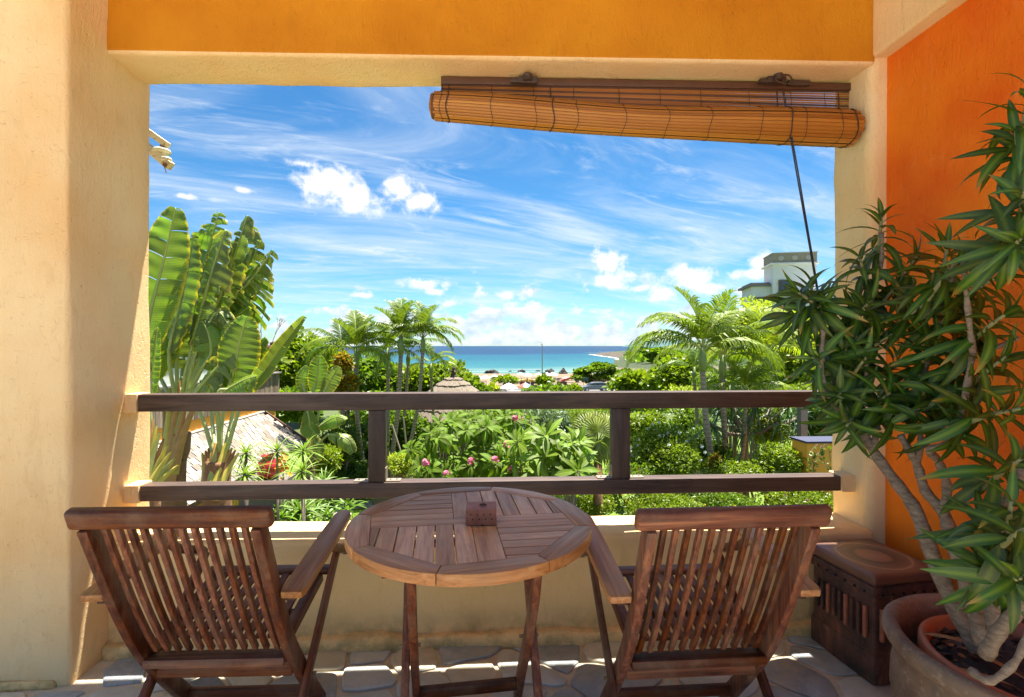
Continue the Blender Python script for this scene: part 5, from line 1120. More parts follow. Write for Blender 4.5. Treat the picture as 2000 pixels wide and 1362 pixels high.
# ---- shrubs: (label, category, px, py, half w, half h, distance, leaves, leaf size, material, template)
PINK = M('pink_petals', (.72, .16, .28), .6, .25, 40); WHITEF = M('white_petals', (.80, .80, .70), .6, .1, 40); YELF = M('yellow_petals', (.75, .55, .04), .6, .1, 40); ORF = M('orange_bracts', (.62, .30, .02), .6, .2, 40)
bg = 'sea-hibiscus bushes on the slope behind the garden'
for i, (lb, px, py, hw, hh, d) in enumerate([
    ('dense bright green bush above the wooden terrace railing', 500, 735, 75, 78, 30), ('tall rounded green bush between the banana leaves and the palm cluster', 600, 722, 80, 76, 33), ('wide green bush behind the left palms', 690, 742, 95, 60, 36),
    ('green bush mass behind the tallest garden palm', 790, 758, 85, 54, 38), ('bushy green slope directly behind the thatched hut', 868, 755, 75, 58, 38), ('low end of the green slope running down to the beach', 925, 782, 45, 32, 40),
    ('dark green bush under the wooden terrace corner', 570, 800, 60, 40, 24), ('shaded green bush beneath the palm crowns', 730, 810, 70, 40, 26)]):
    shrub('bush', lb, 'bush', px, py, hw, hh, d, 6500, .34 if d > 28 else .24, (LF_BRIGHT, LF_BRIGHT, LF_MID)[i % 3] if i < 6 else LF_MID, ROUND, 26, bg, seed=i, stems=i < 5, lump=.36)
gm_ = 'shrubs filling the garden below the balcony'
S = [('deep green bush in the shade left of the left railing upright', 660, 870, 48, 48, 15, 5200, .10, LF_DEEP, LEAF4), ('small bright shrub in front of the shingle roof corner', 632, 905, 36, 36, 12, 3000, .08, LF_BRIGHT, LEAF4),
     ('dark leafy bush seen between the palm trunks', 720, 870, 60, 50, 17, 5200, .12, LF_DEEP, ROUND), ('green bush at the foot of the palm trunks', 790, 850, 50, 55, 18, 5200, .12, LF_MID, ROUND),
     ('low yellow-green bush beside the upturned clay pot', 795, 905, 40, 28, 12, 3000, .07, LF_YEL, LEAF4), ('light green shrub just right of the thatched hut post', 880, 845, 40, 30, 16, 3200, .10, LF_BRIGHT, LEAF4),
     ('tall green bush behind the plumerias', 960, 830, 75, 40, 15, 6000, .12, LF_MID, LEAF4), ('grey-green oleander bush with narrow leaves behind the plumerias', 1058, 838, 62, 46, 13, 8500, .16, LF_GREY, NARROW),
     ('green shrub behind the fan palm', 1130, 820, 60, 34, 17, 4200, .12, LF_BRIGHT, NARROW), ('fresh green bush right of the right railing upright', 1262, 838, 48, 44, 15, 4600, .11, LF_BRIGHT, LEAF4),
     ('bush with clusters of small white flowers right of the railing upright', 1295, 885, 78, 56, 11, 12000, .075, LF_BRIGHT, LEAF4), ('mid green shrub at the foot of the ringed palms', 1365, 885, 62, 48, 13, 6200, .085, LF_DEEP, LEAF4),
     ('yellow-leaved bush beside the dark pandanus trunk', 1500, 845, 40, 44, 13, 5200, .08, LF_YEL, LEAF4), ('bright small-leaved bush in front of the orange wall', 1530, 902, 58, 36, 10.5, 5600, .065, LF_BRIGHT, LEAF4),
     ('low fresh green bush in front of the palm feet', 1440, 925, 70, 30, 10.5, 5200, .065, LF_BRIGHT, LEAF4), ('low hedge clump left of the right armchair, with tiny pink flowers', 1160, 985, 76, 42, 10, 7500, .055, LF_BRIGHT, LEAF4),
     ('low hedge clump above the right armchair back, with yellow flowers', 1290, 990, 82, 42, 9.8, 7500, .055, LF_BRIGHT, LEAF4), ('low hedge clump in the middle of the row over the right armchair', 1420, 990, 80, 42, 9.8, 7500, .055, LF_MID, LEAF4),
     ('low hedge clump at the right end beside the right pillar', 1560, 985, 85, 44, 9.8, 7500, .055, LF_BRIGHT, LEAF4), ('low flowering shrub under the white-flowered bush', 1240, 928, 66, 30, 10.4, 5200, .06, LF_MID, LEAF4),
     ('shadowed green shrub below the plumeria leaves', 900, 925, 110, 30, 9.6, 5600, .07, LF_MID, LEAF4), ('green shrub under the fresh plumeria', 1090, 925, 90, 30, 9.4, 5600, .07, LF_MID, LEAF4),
     ('large green shrub left of the white tower behind the right palms', 1330, 745, 52, 56, 24, 5600, .2, LF_BRIGHT, ROUND), ('tall yellow-green tree mass behind the dracaena', 1560, 720, 80, 115, 19, 8500, .2, LF_YEL, LEAF4),
     ('leafy green bush behind the right palm trunks', 1430, 760, 70, 50, 20, 6200, .17, LF_MID, LEAF4), ('dark glossy shrub behind the orange wall', 1600, 830, 60, 45, 14, 5200, .1, LF_DEEP, LEAF4), ('green bush right of the dark pandanus', 1570, 785, 60, 36, 16, 4600, .12, LF_BRIGHT, LEAF4),
     ('orange-yellow croton bush between the left palms', 672, 712, 18, 26, 15, 1700, .11, LF_CROT, LEAF4), ('lower orange-yellow croton bush between the left palms', 676, 752, 24, 24, 15.4, 2000, .11, LF_CROT, LEAF4),
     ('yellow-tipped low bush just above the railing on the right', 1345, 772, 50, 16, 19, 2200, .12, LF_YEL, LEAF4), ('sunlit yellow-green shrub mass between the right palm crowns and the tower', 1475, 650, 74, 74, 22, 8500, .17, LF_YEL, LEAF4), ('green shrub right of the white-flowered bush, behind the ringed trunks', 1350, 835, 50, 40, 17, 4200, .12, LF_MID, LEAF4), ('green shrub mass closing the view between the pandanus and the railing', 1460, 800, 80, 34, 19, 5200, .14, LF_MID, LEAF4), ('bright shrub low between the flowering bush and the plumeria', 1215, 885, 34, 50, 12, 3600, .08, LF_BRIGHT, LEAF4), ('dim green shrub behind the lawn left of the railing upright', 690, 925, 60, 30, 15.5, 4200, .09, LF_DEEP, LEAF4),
     ('small reddish-brown shrub by the foot of the pandanus', 1395, 905, 14, 22, 10.6, 600, .07, LF_CROT, LEAF4)]
FL = {7: (26, .05, M('salmon_petals', (.62, .30, .22), .6, .2, 40)), 10: (130, .045, WHITEF), 15: (22, .028, PINK), 16: (24, .026, YELF), 17: (26, .026, YELF), 18: (20, .028, PINK), 19: (24, .05, PINK)}
for i, (lb, px, py, hw, hh, d, n, sz, m, tp) in enumerate(S):
    shrub('shrub', lb, 'shrub', px, py, hw, hh, d, int(n * 1.5), sz, m, tp, 18, gm_, seed=50 + i, stems=i % 2 == 0, flowers=FL.get(i), lump=.45)
mg = 'bushes between the garden and the beach road'
for i, (lb, px, py, hw, hh, d, n, sz, m) in enumerate([
    ('large-leaved beach shrub right of the flat-topped tree', 1238, 752, 46, 26, 52, 2600, .5, LF_BRIGHT), ('large-leaved beach shrub further right above the railing', 1300, 752, 48, 28, 44, 2600, .45, LF_BRIGHT), ('rounded shrub between the flat-topped tree and the beach shrubs', 1222, 747, 24, 18, 60, 1700, .5, LF_MID),
    ('reddish-tipped low hedge in front of the beach umbrellas', 1075, 768, 60, 15, 50, 3600, .34, LF_MID), ('small spiky bush beside the lamp post foot', 1064, 744, 16, 10, 66, 700, .4, LF_BRIGHT), ('narrow green hedge left of the big white umbrella', 985, 742, 26, 6, 72, 900, .4, LF_BRIGHT),
    ('small green shrub left of the parked car', 1122, 764, 16, 12, 50, 900, .3, LF_BRIGHT), ('orange-yellow flowering shrub beside the hut roof', 958, 765, 18, 14, 42, 1100, .28, LF_YEL), ('bush mass behind the top rail in the middle', 1000, 792, 90, 20, 34, 3800, .24, LF_MID), ('bush mass behind the top rail below the car', 1160, 795, 95, 20, 32, 3800, .24, LF_BRIGHT),
    ('fresh green shrub behind the top rail right of the car', 1262, 790, 60, 22, 30, 2800, .22, LF_BRIGHT), ('green scrub on the rise above the rocky point', 1286, 690, 34, 9, 190, 1500, 1.3, LF_MID), ('dark pines on the rise above the rocky point', 1262, 686, 14, 6, 300, 700, 1.5, LF_DEEP)]):
    shrub('bush', lb, 'bush', px, py, hw, hh, d, n, sz, m, LEAF4 if d < 40 else ROUND, 18, mg, seed=120 + i, stems=False, lump=.42)

def flat_tree():
    d = 93; s = d / FPX; c = at(1172, 727, d); gz = ground_z(c.x, c.y); t = thing('flat_topped_tree', 'low spreading flat-topped green tree beside the parked grey car', 'tree', (c.x, c.y, gz)); O = Vector(t.location)
    r = np.random.default_rng(77); hs = c.z - gz; TR = MB()
    tiers = [(-30, -2, 26, 6), (-8, 6, 28, 6), (16, 8, 26, 6), (30, -4, 26, 6), (-38, -10, 20, 5), (8, -8, 34, 6), (0, 13, 16, 4), (44, -12, 18, 6), (-14, -16, 20, 4), (52, 0, 12, 4)]
    Vs, Fs, o = [], [], 0
    for x, y, w_, h_ in tiers:
        p, dn = blobcloud((w_ * s, w_ * s * .8, h_ * s), 1500, 10, r, .4); p += np.array([x * s, r.normal() * .6, hs + y * s]); V, F = leafcloud(p, dn, .46, ROUND, r, .8); Vs.append(V); Fs.append(F + o); o += len(V)
        TR.tube([(x * s * .1, 0, 0.9), (x * s * .55, .1, hs * .6), (x * s * .9, 0, hs + (y - 3) * s)], [.12, .07, .03], 6)
    link('crown', fastmesh('crown', np.concatenate(Vs), np.concatenate(Fs), LF_MID), t)
    TR.tube([(-.6, 0, 0), (-.5, 0, 1.0), (-.2, .1, hs * .8)], [.17, .13, .08], 7).tube([(1.6, 0, 0), (1.5, 0, 1.0), (1.9, .1, hs * .8)], [.15, .12, .07], 7); part('trunk', TR, BARK, t)
flat_tree()

# ---- plumeria, fan palm, pandanus, spiky dracaenas, strap leaves: leaves one by one
def leafy(label, cat, nm, px, py, hw, hh, d, nros, nper, var, axes_up=.6, nmax=300, stem_m=BARK, blossoms=0, seed=0, group=None, t0=20, t1=100, depth=.8, sr=.012):
    r = random.Random(seed); s = d / FPX; c = at(px, py, d); gz = -3.4; t = thing(nm, label, cat, (c.x, c.y, gz), 0, group); O = Vector(t.location); items = []; ST_ = MB(); base = Vector((0, 0, 0)); F = []
    pts = []
    for k in range(4000):
        if len(pts) >= nros: break
        a = r.uniform(-1, 1); b = r.uniform(-1, 1); dd_ = r.uniform(-1, 1)
        if a * a + b * b * .9 > 1: continue
        q = Vector((a * hw * s, dd_ * hw * s * depth * (1 - .6 * max(0, b)), (c.z - gz) + b * hh * s))
        if all((q - w_).length > min(hw, hh) * s * .22 for w_ in pts): pts.append(q)
    for q in pts:
        ax = Vector((q.x * .5 / (hw * s), -.35 + q.y * .4 / (hw * s), axes_up)).normalized()
        items += rosette(q, ax, nper, r, t0, t1, .6, .03)
        hub = Vector((q.x * .25, q.y * .25, (c.z - gz) * .45)); ST_.tube([base + Vector((q.x * .05, q.y * .05, 0)), hub, q * .8 + Vector((0, 0, q.z * .02)), q], [sr * 2.4, sr * 1.8, sr, sr * .8], 6)
    part('stem', ST_, stem_m, t, smooth=True); add_leaves(t, items, var, nmax, CO)
    for k in range(blossoms):
        q = sorted(pts, key=lambda v: v.y)[int(k * .9) % len(pts)] + Vector((r.uniform(-.1, .1), -.10, r.uniform(.04, .12)))
        P = []; Z = []
        for j in range(26):
            v = Vector((r.gauss(0, 1), r.gauss(0, 1) - .5, r.gauss(0, 1) + .4)).normalized(); P.append(q + v * .045); Z.append(v)
        V, F_ = scatter(ROUND[0], ROUND[1], frames(np.array([tuple(z.cross(Vector((.2, .5, .4)))) for z in Z]), np.array([tuple(z) for z in Z])) * .050, np.array([tuple(p) for p in P]))
        link('blossom', fastmesh('blossom', V, F_, PINK), t)
    return t
def variants(n, L0, L1, W0, W1, b0, b1, m, prof=None, segs=5, seed=0, f0=.1, f1=.35):
    r = random.Random(seed); out = []
    for k in range(n):
        V, F, UV = leafmesh(r.uniform(L0, L1), r.uniform(W0, W1), r.uniform(b0, b1), r.uniform(f0, f1), segs=segs, prof=prof, twist=r.uniform(-.3, .3)); out.append(((V, F, UV), fastmesh('leaf', V, F, m, uv=UV, smooth=True)))
    return out
oval = lambda s: (math.sin(math.pi * s ** 1.25) ** .8 if 0 < s < 1 else 0) + .06
gp = 'plumeria shrubs behind the lower rail'
VP1 = variants(5, .26, .36, .075, .10, .3, 1.2, LF_PLUM, oval, seed=1); VP2 = variants(5, .28, .40, .075, .10, .3, 1.2, LF_PLUM2, oval, seed=2)
leafy('plumeria shrub with glossy leaves and pink blossoms in the middle of the view', 'shrub', 'plumeria', 900, 885, 105, 62, 8.6, 46, 13, VP1, blossoms=9, seed=4, group=gp)
leafy('plumeria shrub with darker leaves and pink blossoms right behind the first, under the top rail', 'shrub', 'plumeria', 955, 845, 100, 44, 10.2, 34, 12, VP1, blossoms=7, seed=5, group=gp)
leafy('fresh light green plumeria without blossoms, left of the right railing upright', 'shrub', 'plumeria', 1082, 895, 88, 50, 7.6, 24, 15, VP2, seed=6, group=gp)
strap = lambda s: (1 - s) ** .5 * min(1, .4 + 3 * s)
VS = variants(5, .34, .50, .028, .042, .2, 1.1, LF_STRAP, strap, segs=5, seed=3)
gs = 'spiky dracaenas in front of the shingle roof'
for i, (lb, px, py, d, n) in enumerate([('spiky yellow-green dracaena head left of the red jar', 481, 885, 7.6, 44), ('spiky yellow-green dracaena head directly over the red jar', 541, 880, 7.8, 44), ('spiky yellow-green dracaena head right of the red jar', 592, 880, 8.0, 44),
        ('low spiky dracaena left of the red jar against the lower rail', 478, 925, 7.2, 40), ('low spiky dracaena right of the red jar against the lower rail', 590, 920, 7.4, 44)]):
    p = at(px, py, d); t = thing('spiky_dracaena', lb, 'plant', (p.x, p.y, -3.4), 0, gs); h = p.z + 3.4; rr = random.Random(i)
    part('stem', MB().tube([(0, 0, 0), (.02, 0, h * .5), (0, 0, h)], [.03, .022, .018], 7), BARK, t, smooth=True); add_leaves(t, rosette((0, 0, h), (.05, -.1, 1), n, rr, 5, 100, .6, .02), VS, 300)
VG = variants(5, .40, .62, .045, .07, .6, 1.7, mat('strap_leaf_deep', uvleaf, edge=(.08, .16, .008), mid=(.18, .28, .02), tr=.35, r=.35, w=(.1, .8)), strap, segs=6, seed=9)
for i, (lb, px, py, d) in enumerate([('clump of arching green strap leaves behind the left armchair', 545, 985, 8.5), ('clump of arching green strap leaves between armchair and lawn', 600, 990, 8.8), ('clump of arching strap leaves at the edge of the lawn', 645, 985, 9.2), ('clump of strap leaves below the red jar', 570, 955, 9.2), ('darker clump of strap leaves at the end of the shingle roof', 640, 945, 10.0)]):
    p = at(px, py, d); t = thing('strap_leaf_clump', lb, 'plant', (p.x, p.y, -3.4), 0, 'strap-leaved clumps beside the lawn'); h = max(.1, p.z + 3.4); rr = random.Random(i + 40)
    it = []
    for k in range(5): it += rosette((rr.uniform(-.3, .3), rr.uniform(-.2, .2), h - .12 + rr.uniform(-.12, .1)), (rr.uniform(-.3, .3), rr.uniform(-.4, .1), 1), 15, rr, 8, 75, .6, .02)
    part('stem', MB().tube([(0, 0, 0), (0, 0, h * .9)], [.05, .03], 6), STEMG, t); add_leaves(t, it, VG, 300)
def fan_palm():
    d = 9.5; p = at(1168, 850, d); t = thing('fan_palm', 'small fan palm with stiff yellow-green pleated leaves left of the right railing upright', 'palm', (p.x, p.y, -3.4)); h = p.z + 3.4
    part('trunk', MB().tube([(0, 0, 0), (0, 0, h - .15)], [.11, .08], 9), FIB, t, smooth=True); rr = random.Random(2)
    for k, (dx_, dz_, dy_) in enumerate([(-.15, .35, -.3), (-.75, .25, -.1), (.7, .2, -.1), (-.55, -.4, -.35), (.45, -.35, -.4), (-.1, .8, .2), (.6, .7, .1), (-.7, .75, .1), (.05, -.55, -.4)]):
        c = Vector((dx_ * .26, dy_ * .35, h + dz_ * .22)); nrm = Vector((dx_ * .6, -1, .35 + dz_ * .4)).normalized(); ax = Vector((dx_, 0.0, dz_)).normalized()
        V, F, UV = [], [], []; U = (ax - nrm * ax.dot(nrm)).normalized(); Wv = nrm.cross(U); NB = 26
        for j in range(NB):
            a = R(-140 + 280 * (j + .5) / NB); l = .40 * (1 - .25 * abs(a) / 2.4) * rr.uniform(.92, 1.05); dr = U * math.cos(a) + Wv * math.sin(a); sd = nrm.cross(dr); b = len(V); hw_ = .022
            pts = [(0, .004, 0), (.45, hw_, 0), (.75, hw_ * .8, -.015), (1, .002, -.07)]
            for s_, w_, dn in pts:
                q = c + dr * l * s_ + Vector((0, 0, dn)) ; V += [q - sd * w_ + nrm * .006, q + nrm * -.006, q + sd * w_ + nrm * .006]; UV += [(0, s_), (.5, s_), (1, s_)]
            for i in range(3):
                for q in range(2): F.append((b + 3 * i + q, b + 3 * i + q + 1, b + 3 * i + q + 4, b + 3 * i + q + 3))
        link('fan_leaf', fastmesh('fan_leaf', [tuple(v) for v in V], F, LF_FAN, uv=UV), t); part('petiole', MB().tube([(0, 0, h - .15), tuple(c * .7 + Vector((0, 0, h * .3))), tuple(c)], [.012, .010, .008], 6), STEMG, t)
fan_palm()
def pandanus():
    d = 13; p = at(1455, 880, d); t = thing('pandanus', 'dark many-branched pandanus with long drooping leaves right of the ringed palms', 'tree', (p.x, p.y, -3.4)); O = Vector(t.location); s = d / FPX
    rr = random.Random(6); TR = MB(); it = []
    heads = [(1405, 800), (1440, 815), (1475, 790), (1505, 800), (1540, 790), (1425, 775), (1520, 825), (1460, 835), (1390, 830), (1560, 815)]
    for px, py in heads:
        q = at(px, py, d + rr.uniform(-.7, .5)) - O; f = at(1455, 850, d) - O; TR.tube([(0, 0, 0), tuple(f), tuple(f.lerp(q, .5) + Vector((0, 0, -.1))), tuple(q)], [.12, .09, .055, .045], 8); it += rosette(q, (q.x * .25, -.2, 1), 26, rr, 15, 120, .7, .05)
    for k in range(7): a = k * .9; TR.tube([(math.cos(a) * .45, math.sin(a) * .45, 0), (math.cos(a) * .1, math.sin(a) * .1, 1.2)], [.03, .03], 5)
    part('trunk', TR, BARK, t, smooth=True)
    add_leaves(t, it, variants(5, .55, .85, .05, .07, .8, 2.0, mat('pandanus_leaf', uvleaf, edge=(.045, .10, .03), mid=(.14, .22, .08), tr=.2, r=.4, w=(.0, .9)), strap, segs=6, seed=19), 300)
pandanus()
def twigs():
    p = at(505, 650, 26); t = thing('bare_tree', 'leafless twiggy tree showing against the sky above the terrace railing', 'tree', (p.x, p.y, -3.9)); h = p.z + 3.9; rr = random.Random(9); mb = MB()
    def br(a, dr, l, r_, k):
        b = a + dr * l; mb.tube([a, (a + b) / 2 + Vector((rr.uniform(-.05, .05), 0, 0)) * l, b], [r_, r_ * .8, r_ * .6], 5)
        if k: 
            for _ in range(3): br(b, (dr + Vector((rr.uniform(-.7, .7), rr.uniform(-.4, .4), rr.uniform(-.1, .5)))).normalized(), l * .62, r_ * .6, k - 1)
    for x in (-.4, 0.1, .6): br(Vector((x, 0, h - .9)), Vector((x * .5, 0, 1)).normalized(), .8, .022, 3)
    part('branches', mb, M('bare_bark', (.16, .12, .10), .9, .2, 20), t); part('trunk', MB().tube([(0, 0, 0), (0, 0, h - .9)], [.1, .05], 7).tube([(0, 0, h - 1.6), (-.4, 0, h - .9)], [.05, .025], 6).tube([(0, 0, h - 1.6), (.6, 0, h - .9)], [.05, .025], 6), BARK, t)
twigs()
def vine():
    t = thing('climbing_vine', 'thin leafy vine hanging over the orange garden wall', 'vine', tuple(at(1602, 878, 9.0))); r = random.Random(4); mb = MB(); P = []
    for k in range(5):
        q = [Vector((r.uniform(-.12, .12), -.03, .1))]
        for j in range(6): q.append(q[-1] + Vector((r.uniform(-.10, .06), -.008, -r.uniform(.05, .09)))); P += [q[-1] + Vector((r.uniform(-.03, .03), -.02, r.uniform(-.03, .03))) for _ in range(3)]
        mb.tube(q, .006, 5)
    part('stem', mb, BARK, t); P = np.array([tuple(p) for p in P]); rg = np.random.default_rng(3); V, F = leafcloud(P, np.tile([0, -1., .2], (len(P), 1)), .06, ROUND, rg); link('foliage', fastmesh('foliage', V, F, LF_MID), t)
vine()

# ================================================================== buildings and garden walls
WHITEW = M('white_wall', (.70, .69, .66), .85, .08, 1.2, bump=.2); GLASS = M('window_glass', (.05, .07, .09), .12, .2, 2); BROWNP = M('brown_paint_wood', (.17, .075, .04), .6, .3, 14); TILEG = M('grey_roof_tile', (.20, .18, .17), .8, .3, 8)
def shingle_house():
    t = thing('garden_pavilion', 'low garden building with a weathered wooden shingle roof below the terrace on the left', 'building', (-7.0, 12.5, -3.4)); O = Vector(t.location)
    RX, RZ, EX, EZ, ya, yb = -7.05, -.80, -5.75, -1.72, 7.6, 16.2
    def q(x, y, z): return Vector((x, y, z)) - O
    part('wall', MB().bb(-8.6, -6.2, ya + .3, yb - .4, -3.4, -1.55).bb(-8.6, -7.35, ya + .3, yb - .4, -1.55, -.75) if False else MB().box(q(-7.2, (ya + yb) / 2, -2.5), (2.0, yb - ya - .8, 1.8)), M('orange_wall', (.80, .36, .04), .85, .12, 2), t)
    part('roof_deck', MB().add([q(RX, ya, RZ - .05), q(RX, yb, RZ - .05), q(EX, yb, EZ - .05), q(EX, ya, EZ - .05), q(RX, ya, RZ - .12), q(RX, yb, RZ - .12), q(EX, yb, EZ - .12), q(EX, ya, EZ - .12)], [(0, 1, 2, 3), (7, 6, 5, 4), (0, 4, 5, 1), (1, 5, 6, 2), (2, 6, 7, 3), (3, 7, 4, 0)]), M('roof_underlay', (.05, .04, .035), .9), t)
    sl = (Vector((EX, 0, EZ)) - Vector((RX, 0, RZ))); Ls = sl.length; sl.normalize(); nr = Vector((-sl.z, 0, sl.x)); rr = random.Random(5)
    rows, cols = 9, 33; wy = (yb - ya) / cols; X = sl; Y = Vector((0, 1, 0)); Z = X.cross(Y); 
    if Z.z < 0: Z = -Z; Y = -Y
    meshes = [MB().box((0, 0, 0), (Ls / rows * 1.45, wy * f, .016)).mesh('shingle', GREYW) for f in (.90, .84, .94)]
    for i in range(rows):
        for j in range(cols):
            c = Vector((RX, ya + (j + .5 + (.5 if i % 2 else 0)) * wy, RZ)) + sl * (i + .55) * Ls / rows + nr * (.012 + rr.uniform(0, .008)); m = Matrix((X, Y, Z)).transposed().to_4x4() @ Euler((rr.uniform(-.03, .03), .075 if Y.y > 0 else .075, rr.uniform(-.03, .03))).to_matrix().to_4x4(); m.translation = c - O
            link('shingle', rr.choice(meshes), t, m)
    bar('ridge_board', q(RX - .02, ya - .1, RZ + .03), q(RX - .02, yb + .3, RZ + .03), .14, .03, GREYW, t); bar('barge_board', q(RX, yb + .14, RZ), q(EX, yb + .14, EZ), .04, .16, BROWNP, t); bar('fascia', q(EX + .02, ya, EZ - .07), q(EX + .02, yb + .1, EZ - .07), .03, .12, BROWNP, t)
    return t
shingle_house()
def terrace():
    t = thing('raised_terrace', 'raised terrace with board cladding and a brown wooden railing behind the shingle roof', 'terrace', (-7.5, 13, -3.4)); O = Vector(t.location); rr = random.Random(2)
    part('orange_band', MB().bb(-8.3, -7.16, 8.6, 17.6, 2.60, 2.92).bb(-8.3, -7.2, 8.6, 17.6, 0, 2.6), M('orange_wall', (.80, .36, .04), .85, .12, 2), t).location = -O + Vector((0, 0, -3.4))
    y = 8.6; me = MB().box((0, 0, 0), (.022, .138, .86)).mesh('board', GREYZ, bevel=.003)
    while y < 17.6: link('board', me, t, loc=Vector((-7.13 + rr.uniform(-.004, .004), y + .07, -.06 + rr.uniform(-.01, .01))) - O); y += .145
    link('coping', MB().box((0, 0, 0), (.34, 9.3, .05)).mesh('coping', TILEG, bevel=.006), t, loc=Vector((-7.22, 13.1, .40)) - O)
    P0, P1, P2 = Vector((-7.22, 17.4, .42)), Vector((-8.9, 17.4, .42)), Vector((-7.22, 14.2, .42))
    for a in (P0, P1, P0.lerp(P2, .98)):
        bar('railing_post', a - O, a + Vector((0, 0, 1.02)) - O, .12, .12, BROWNP, t)
    for z, h in ((.28, .10), (.86, .12)):
        bar('railing_board', P0 + Vector((0, 0, z)) - O, P1 + Vector((0, 0, z)) - O, .05, h, BROWNP, t)
        bar('railing_board', P0 + Vector((0, 0, z)) - O, P2 + Vector((0, 0, z)) - O, .05, h, BROWNP, t)
terrace()
def white_house():
    t = thing('white_house', 'white two-storey house with brown eaves half hidden behind the torn banana leaves', 'house', (-14.6, 19.5, -3.4)); O = Vector(t.location)
    part('wall', MB().box((0, 1.5, 3.15), (6.4, 6, 6.3)), WHITEW, t); part('roof', MB().box((0, 1.5, 6.42), (7.3, 6.9, .16)).box((.0, 1.5, 6.56), (6.6, 6.2, .14)), M('brown_eaves', (.20, .10, .06), .7, .3, 6), t)
    for x in (-2, .3, 2.2):
        w_ = part('window', MB().box((x, -1.53, 4.9), (1.0, .08, 1.3)), BROWNP, t); part('pane', MB().box((x, -1.58, 4.9), (.84, .03, 1.14)), GLASS, w_)
    sc = MB(); 
    bs = part('bamboo_screen', MB().box((1.9, -2.75, 3.55), (2.6, .04, .05)).box((1.9, -2.75, 4.35), (2.6, .04, .05)), BROWNP, t)
    me = MB().box((0, 0, 0), (.035, .02, .98)).mesh('screen_slat', GREYZ)
    for k in range(44): link('screen_slat', me, bs, loc=(.64 + k * .058, -2.79, 3.95))
    bar('post', (3.3, -2.7, 0), (3.3, -2.7, 5.2), .14, .14, BROWNP, t); bar('post', (.5, -2.7, 0), (.5, -2.7, 5.2), .14, .14, BROWNP, t); part('balcony_slab', MB().box((1.9, -2.1, 3.4), (3.0, 1.3, .14)), WHITEW, t)
white_house()
def tower():
    c = at(1572, 600, 33); t = thing('white_tower_house', 'white house with a square tower and brown emblem-studded parapet, behind the dracaena', 'house', (c.x, c.y + 1.7, -3.9), R(-14)); h = 8.0 + 3.9
    top = at(1554, 505, 31.5).z + 3.9; tt = at(1554, 482, 31.5).z + 3.9
    part('tower_wall', MB().box((0, 0, top / 2), (2.7, 2.0, top)), WHITEW, t); part('cornice', MB().box((0, 0, top + .05), (3.0, 2.3, .12)), WHITEW, t, bevel=.02)
    BP = M('brown_render', (.33, .27, .20), .85, .3, 5, bump=.3); p = part('tower_parapet', MB().box((0, 0, (top + tt) / 2 + .05), (2.74, 2.04, tt - top - .1)), BP, t); part('parapet_cap', MB().box((0, 0, tt + .03), (2.82, 2.12, .06)), M('cap_stone', (.42, .36, .29), .8), t)
    em = M('pale_emblem', (.46, .41, .35), .7)
    for x in (-.85, 0, .85):
        z = (top + tt) / 2 + .05; part('emblem', MB().tube([(x, -1.0, z), (x, -1.05, z)], .17, 14).box((x + .05, -1.05, z + .02), (.10, .05, .18)), em, p)
    z1 = at(1470, 548, 33).z + 3.9
    part('side_wing', MB().box((-1.95, .8, z1 / 2 - .1), (1.2, 2.6, z1 - .2)), WHITEW, t); part('wing_roof', MB().box((-2.0, .8, z1 - .14), (1.6, 3.0, .14)).box((-2.0, .8, z1 - .0), (1.2, 2.4, .14)), TILEG, t)
    part('front_wing', MB().box((2.6, -1.2, 4.4), (5.6, 2.6, 8.8)), WHITEW, t)
    for x, z in ((-2.0, z1 - 1.5), (-.6, top - 1.6), (.6, top - 3.4)):
        yy = -.53 if x < -1.6 else -1.02; f = part('window', MB().box((x, yy, z), (.8, .1, 1.1)), BROWNP, t); part('pane', MB().box((x, yy - .05, z), (.64, .04, .94)), GLASS, f)
tower()
def orange_wall():
    a, b = at(1596, 872, 9.6), at(1676, 872, 9.2); t = thing('orange_garden_wall', 'bright orange low garden wall with a blue tiled ledge on the right', 'wall', ((a.x + b.x) / 2 + 1.2, a.y + .3, -3.4)); h = a.z + 3.4
    part('wall_block', MB().box((0, .25, h / 2), ((b.x - a.x) + 2.4, .5, h)), M('orange_wall', (.80, .36, .04), .85, .12, 2), t, bevel=.02); part('ledge', MB().box((0, .25, h + .02), ((b.x - a.x) + 2.46, .56, .035)), M('blue_tile_edge', (.05, .055, .10), .9, .2, 20), t)
    part('wall_block', MB().box((.85, -.16, h / 2 - .04), (1.6, .3, h - .08)), M('orange_wall', (.80, .36, .04), .85, .12, 2), t, bevel=.02)
    p = at(1567, 800, 12); t2 = thing('concrete_post', 'grey square concrete post behind the orange garden wall', 'post', (p.x, p.y, -3.4)); part('shaft', MB().box((0, 0, (p.z + 3.7) / 2), (.17, .17, p.z + 3.7)), M('concrete', (.24, .23, .21), .9, .3, 12, bump=.3), t2, bevel=.01)
    part('base', MB().box((0, 0, .1), (.3, .3, .2)), M('concrete', (.24, .23, .21)), t2)
orange_wall()
THATCH = mat('thatch', lambda t: (t.P('Base Color', t.mix(t.rng(t.noise(t.vm('MULTIPLY', t.obj, (1, 1, .6)), 16, 6, .7), .3, .7), (.11, .085, .062), (.30, .24, .175))), t.P('Roughness', .95), t.P('Normal', t.bump(t.noise(t.obj, 40, 5, .7), 1.0, .03))))
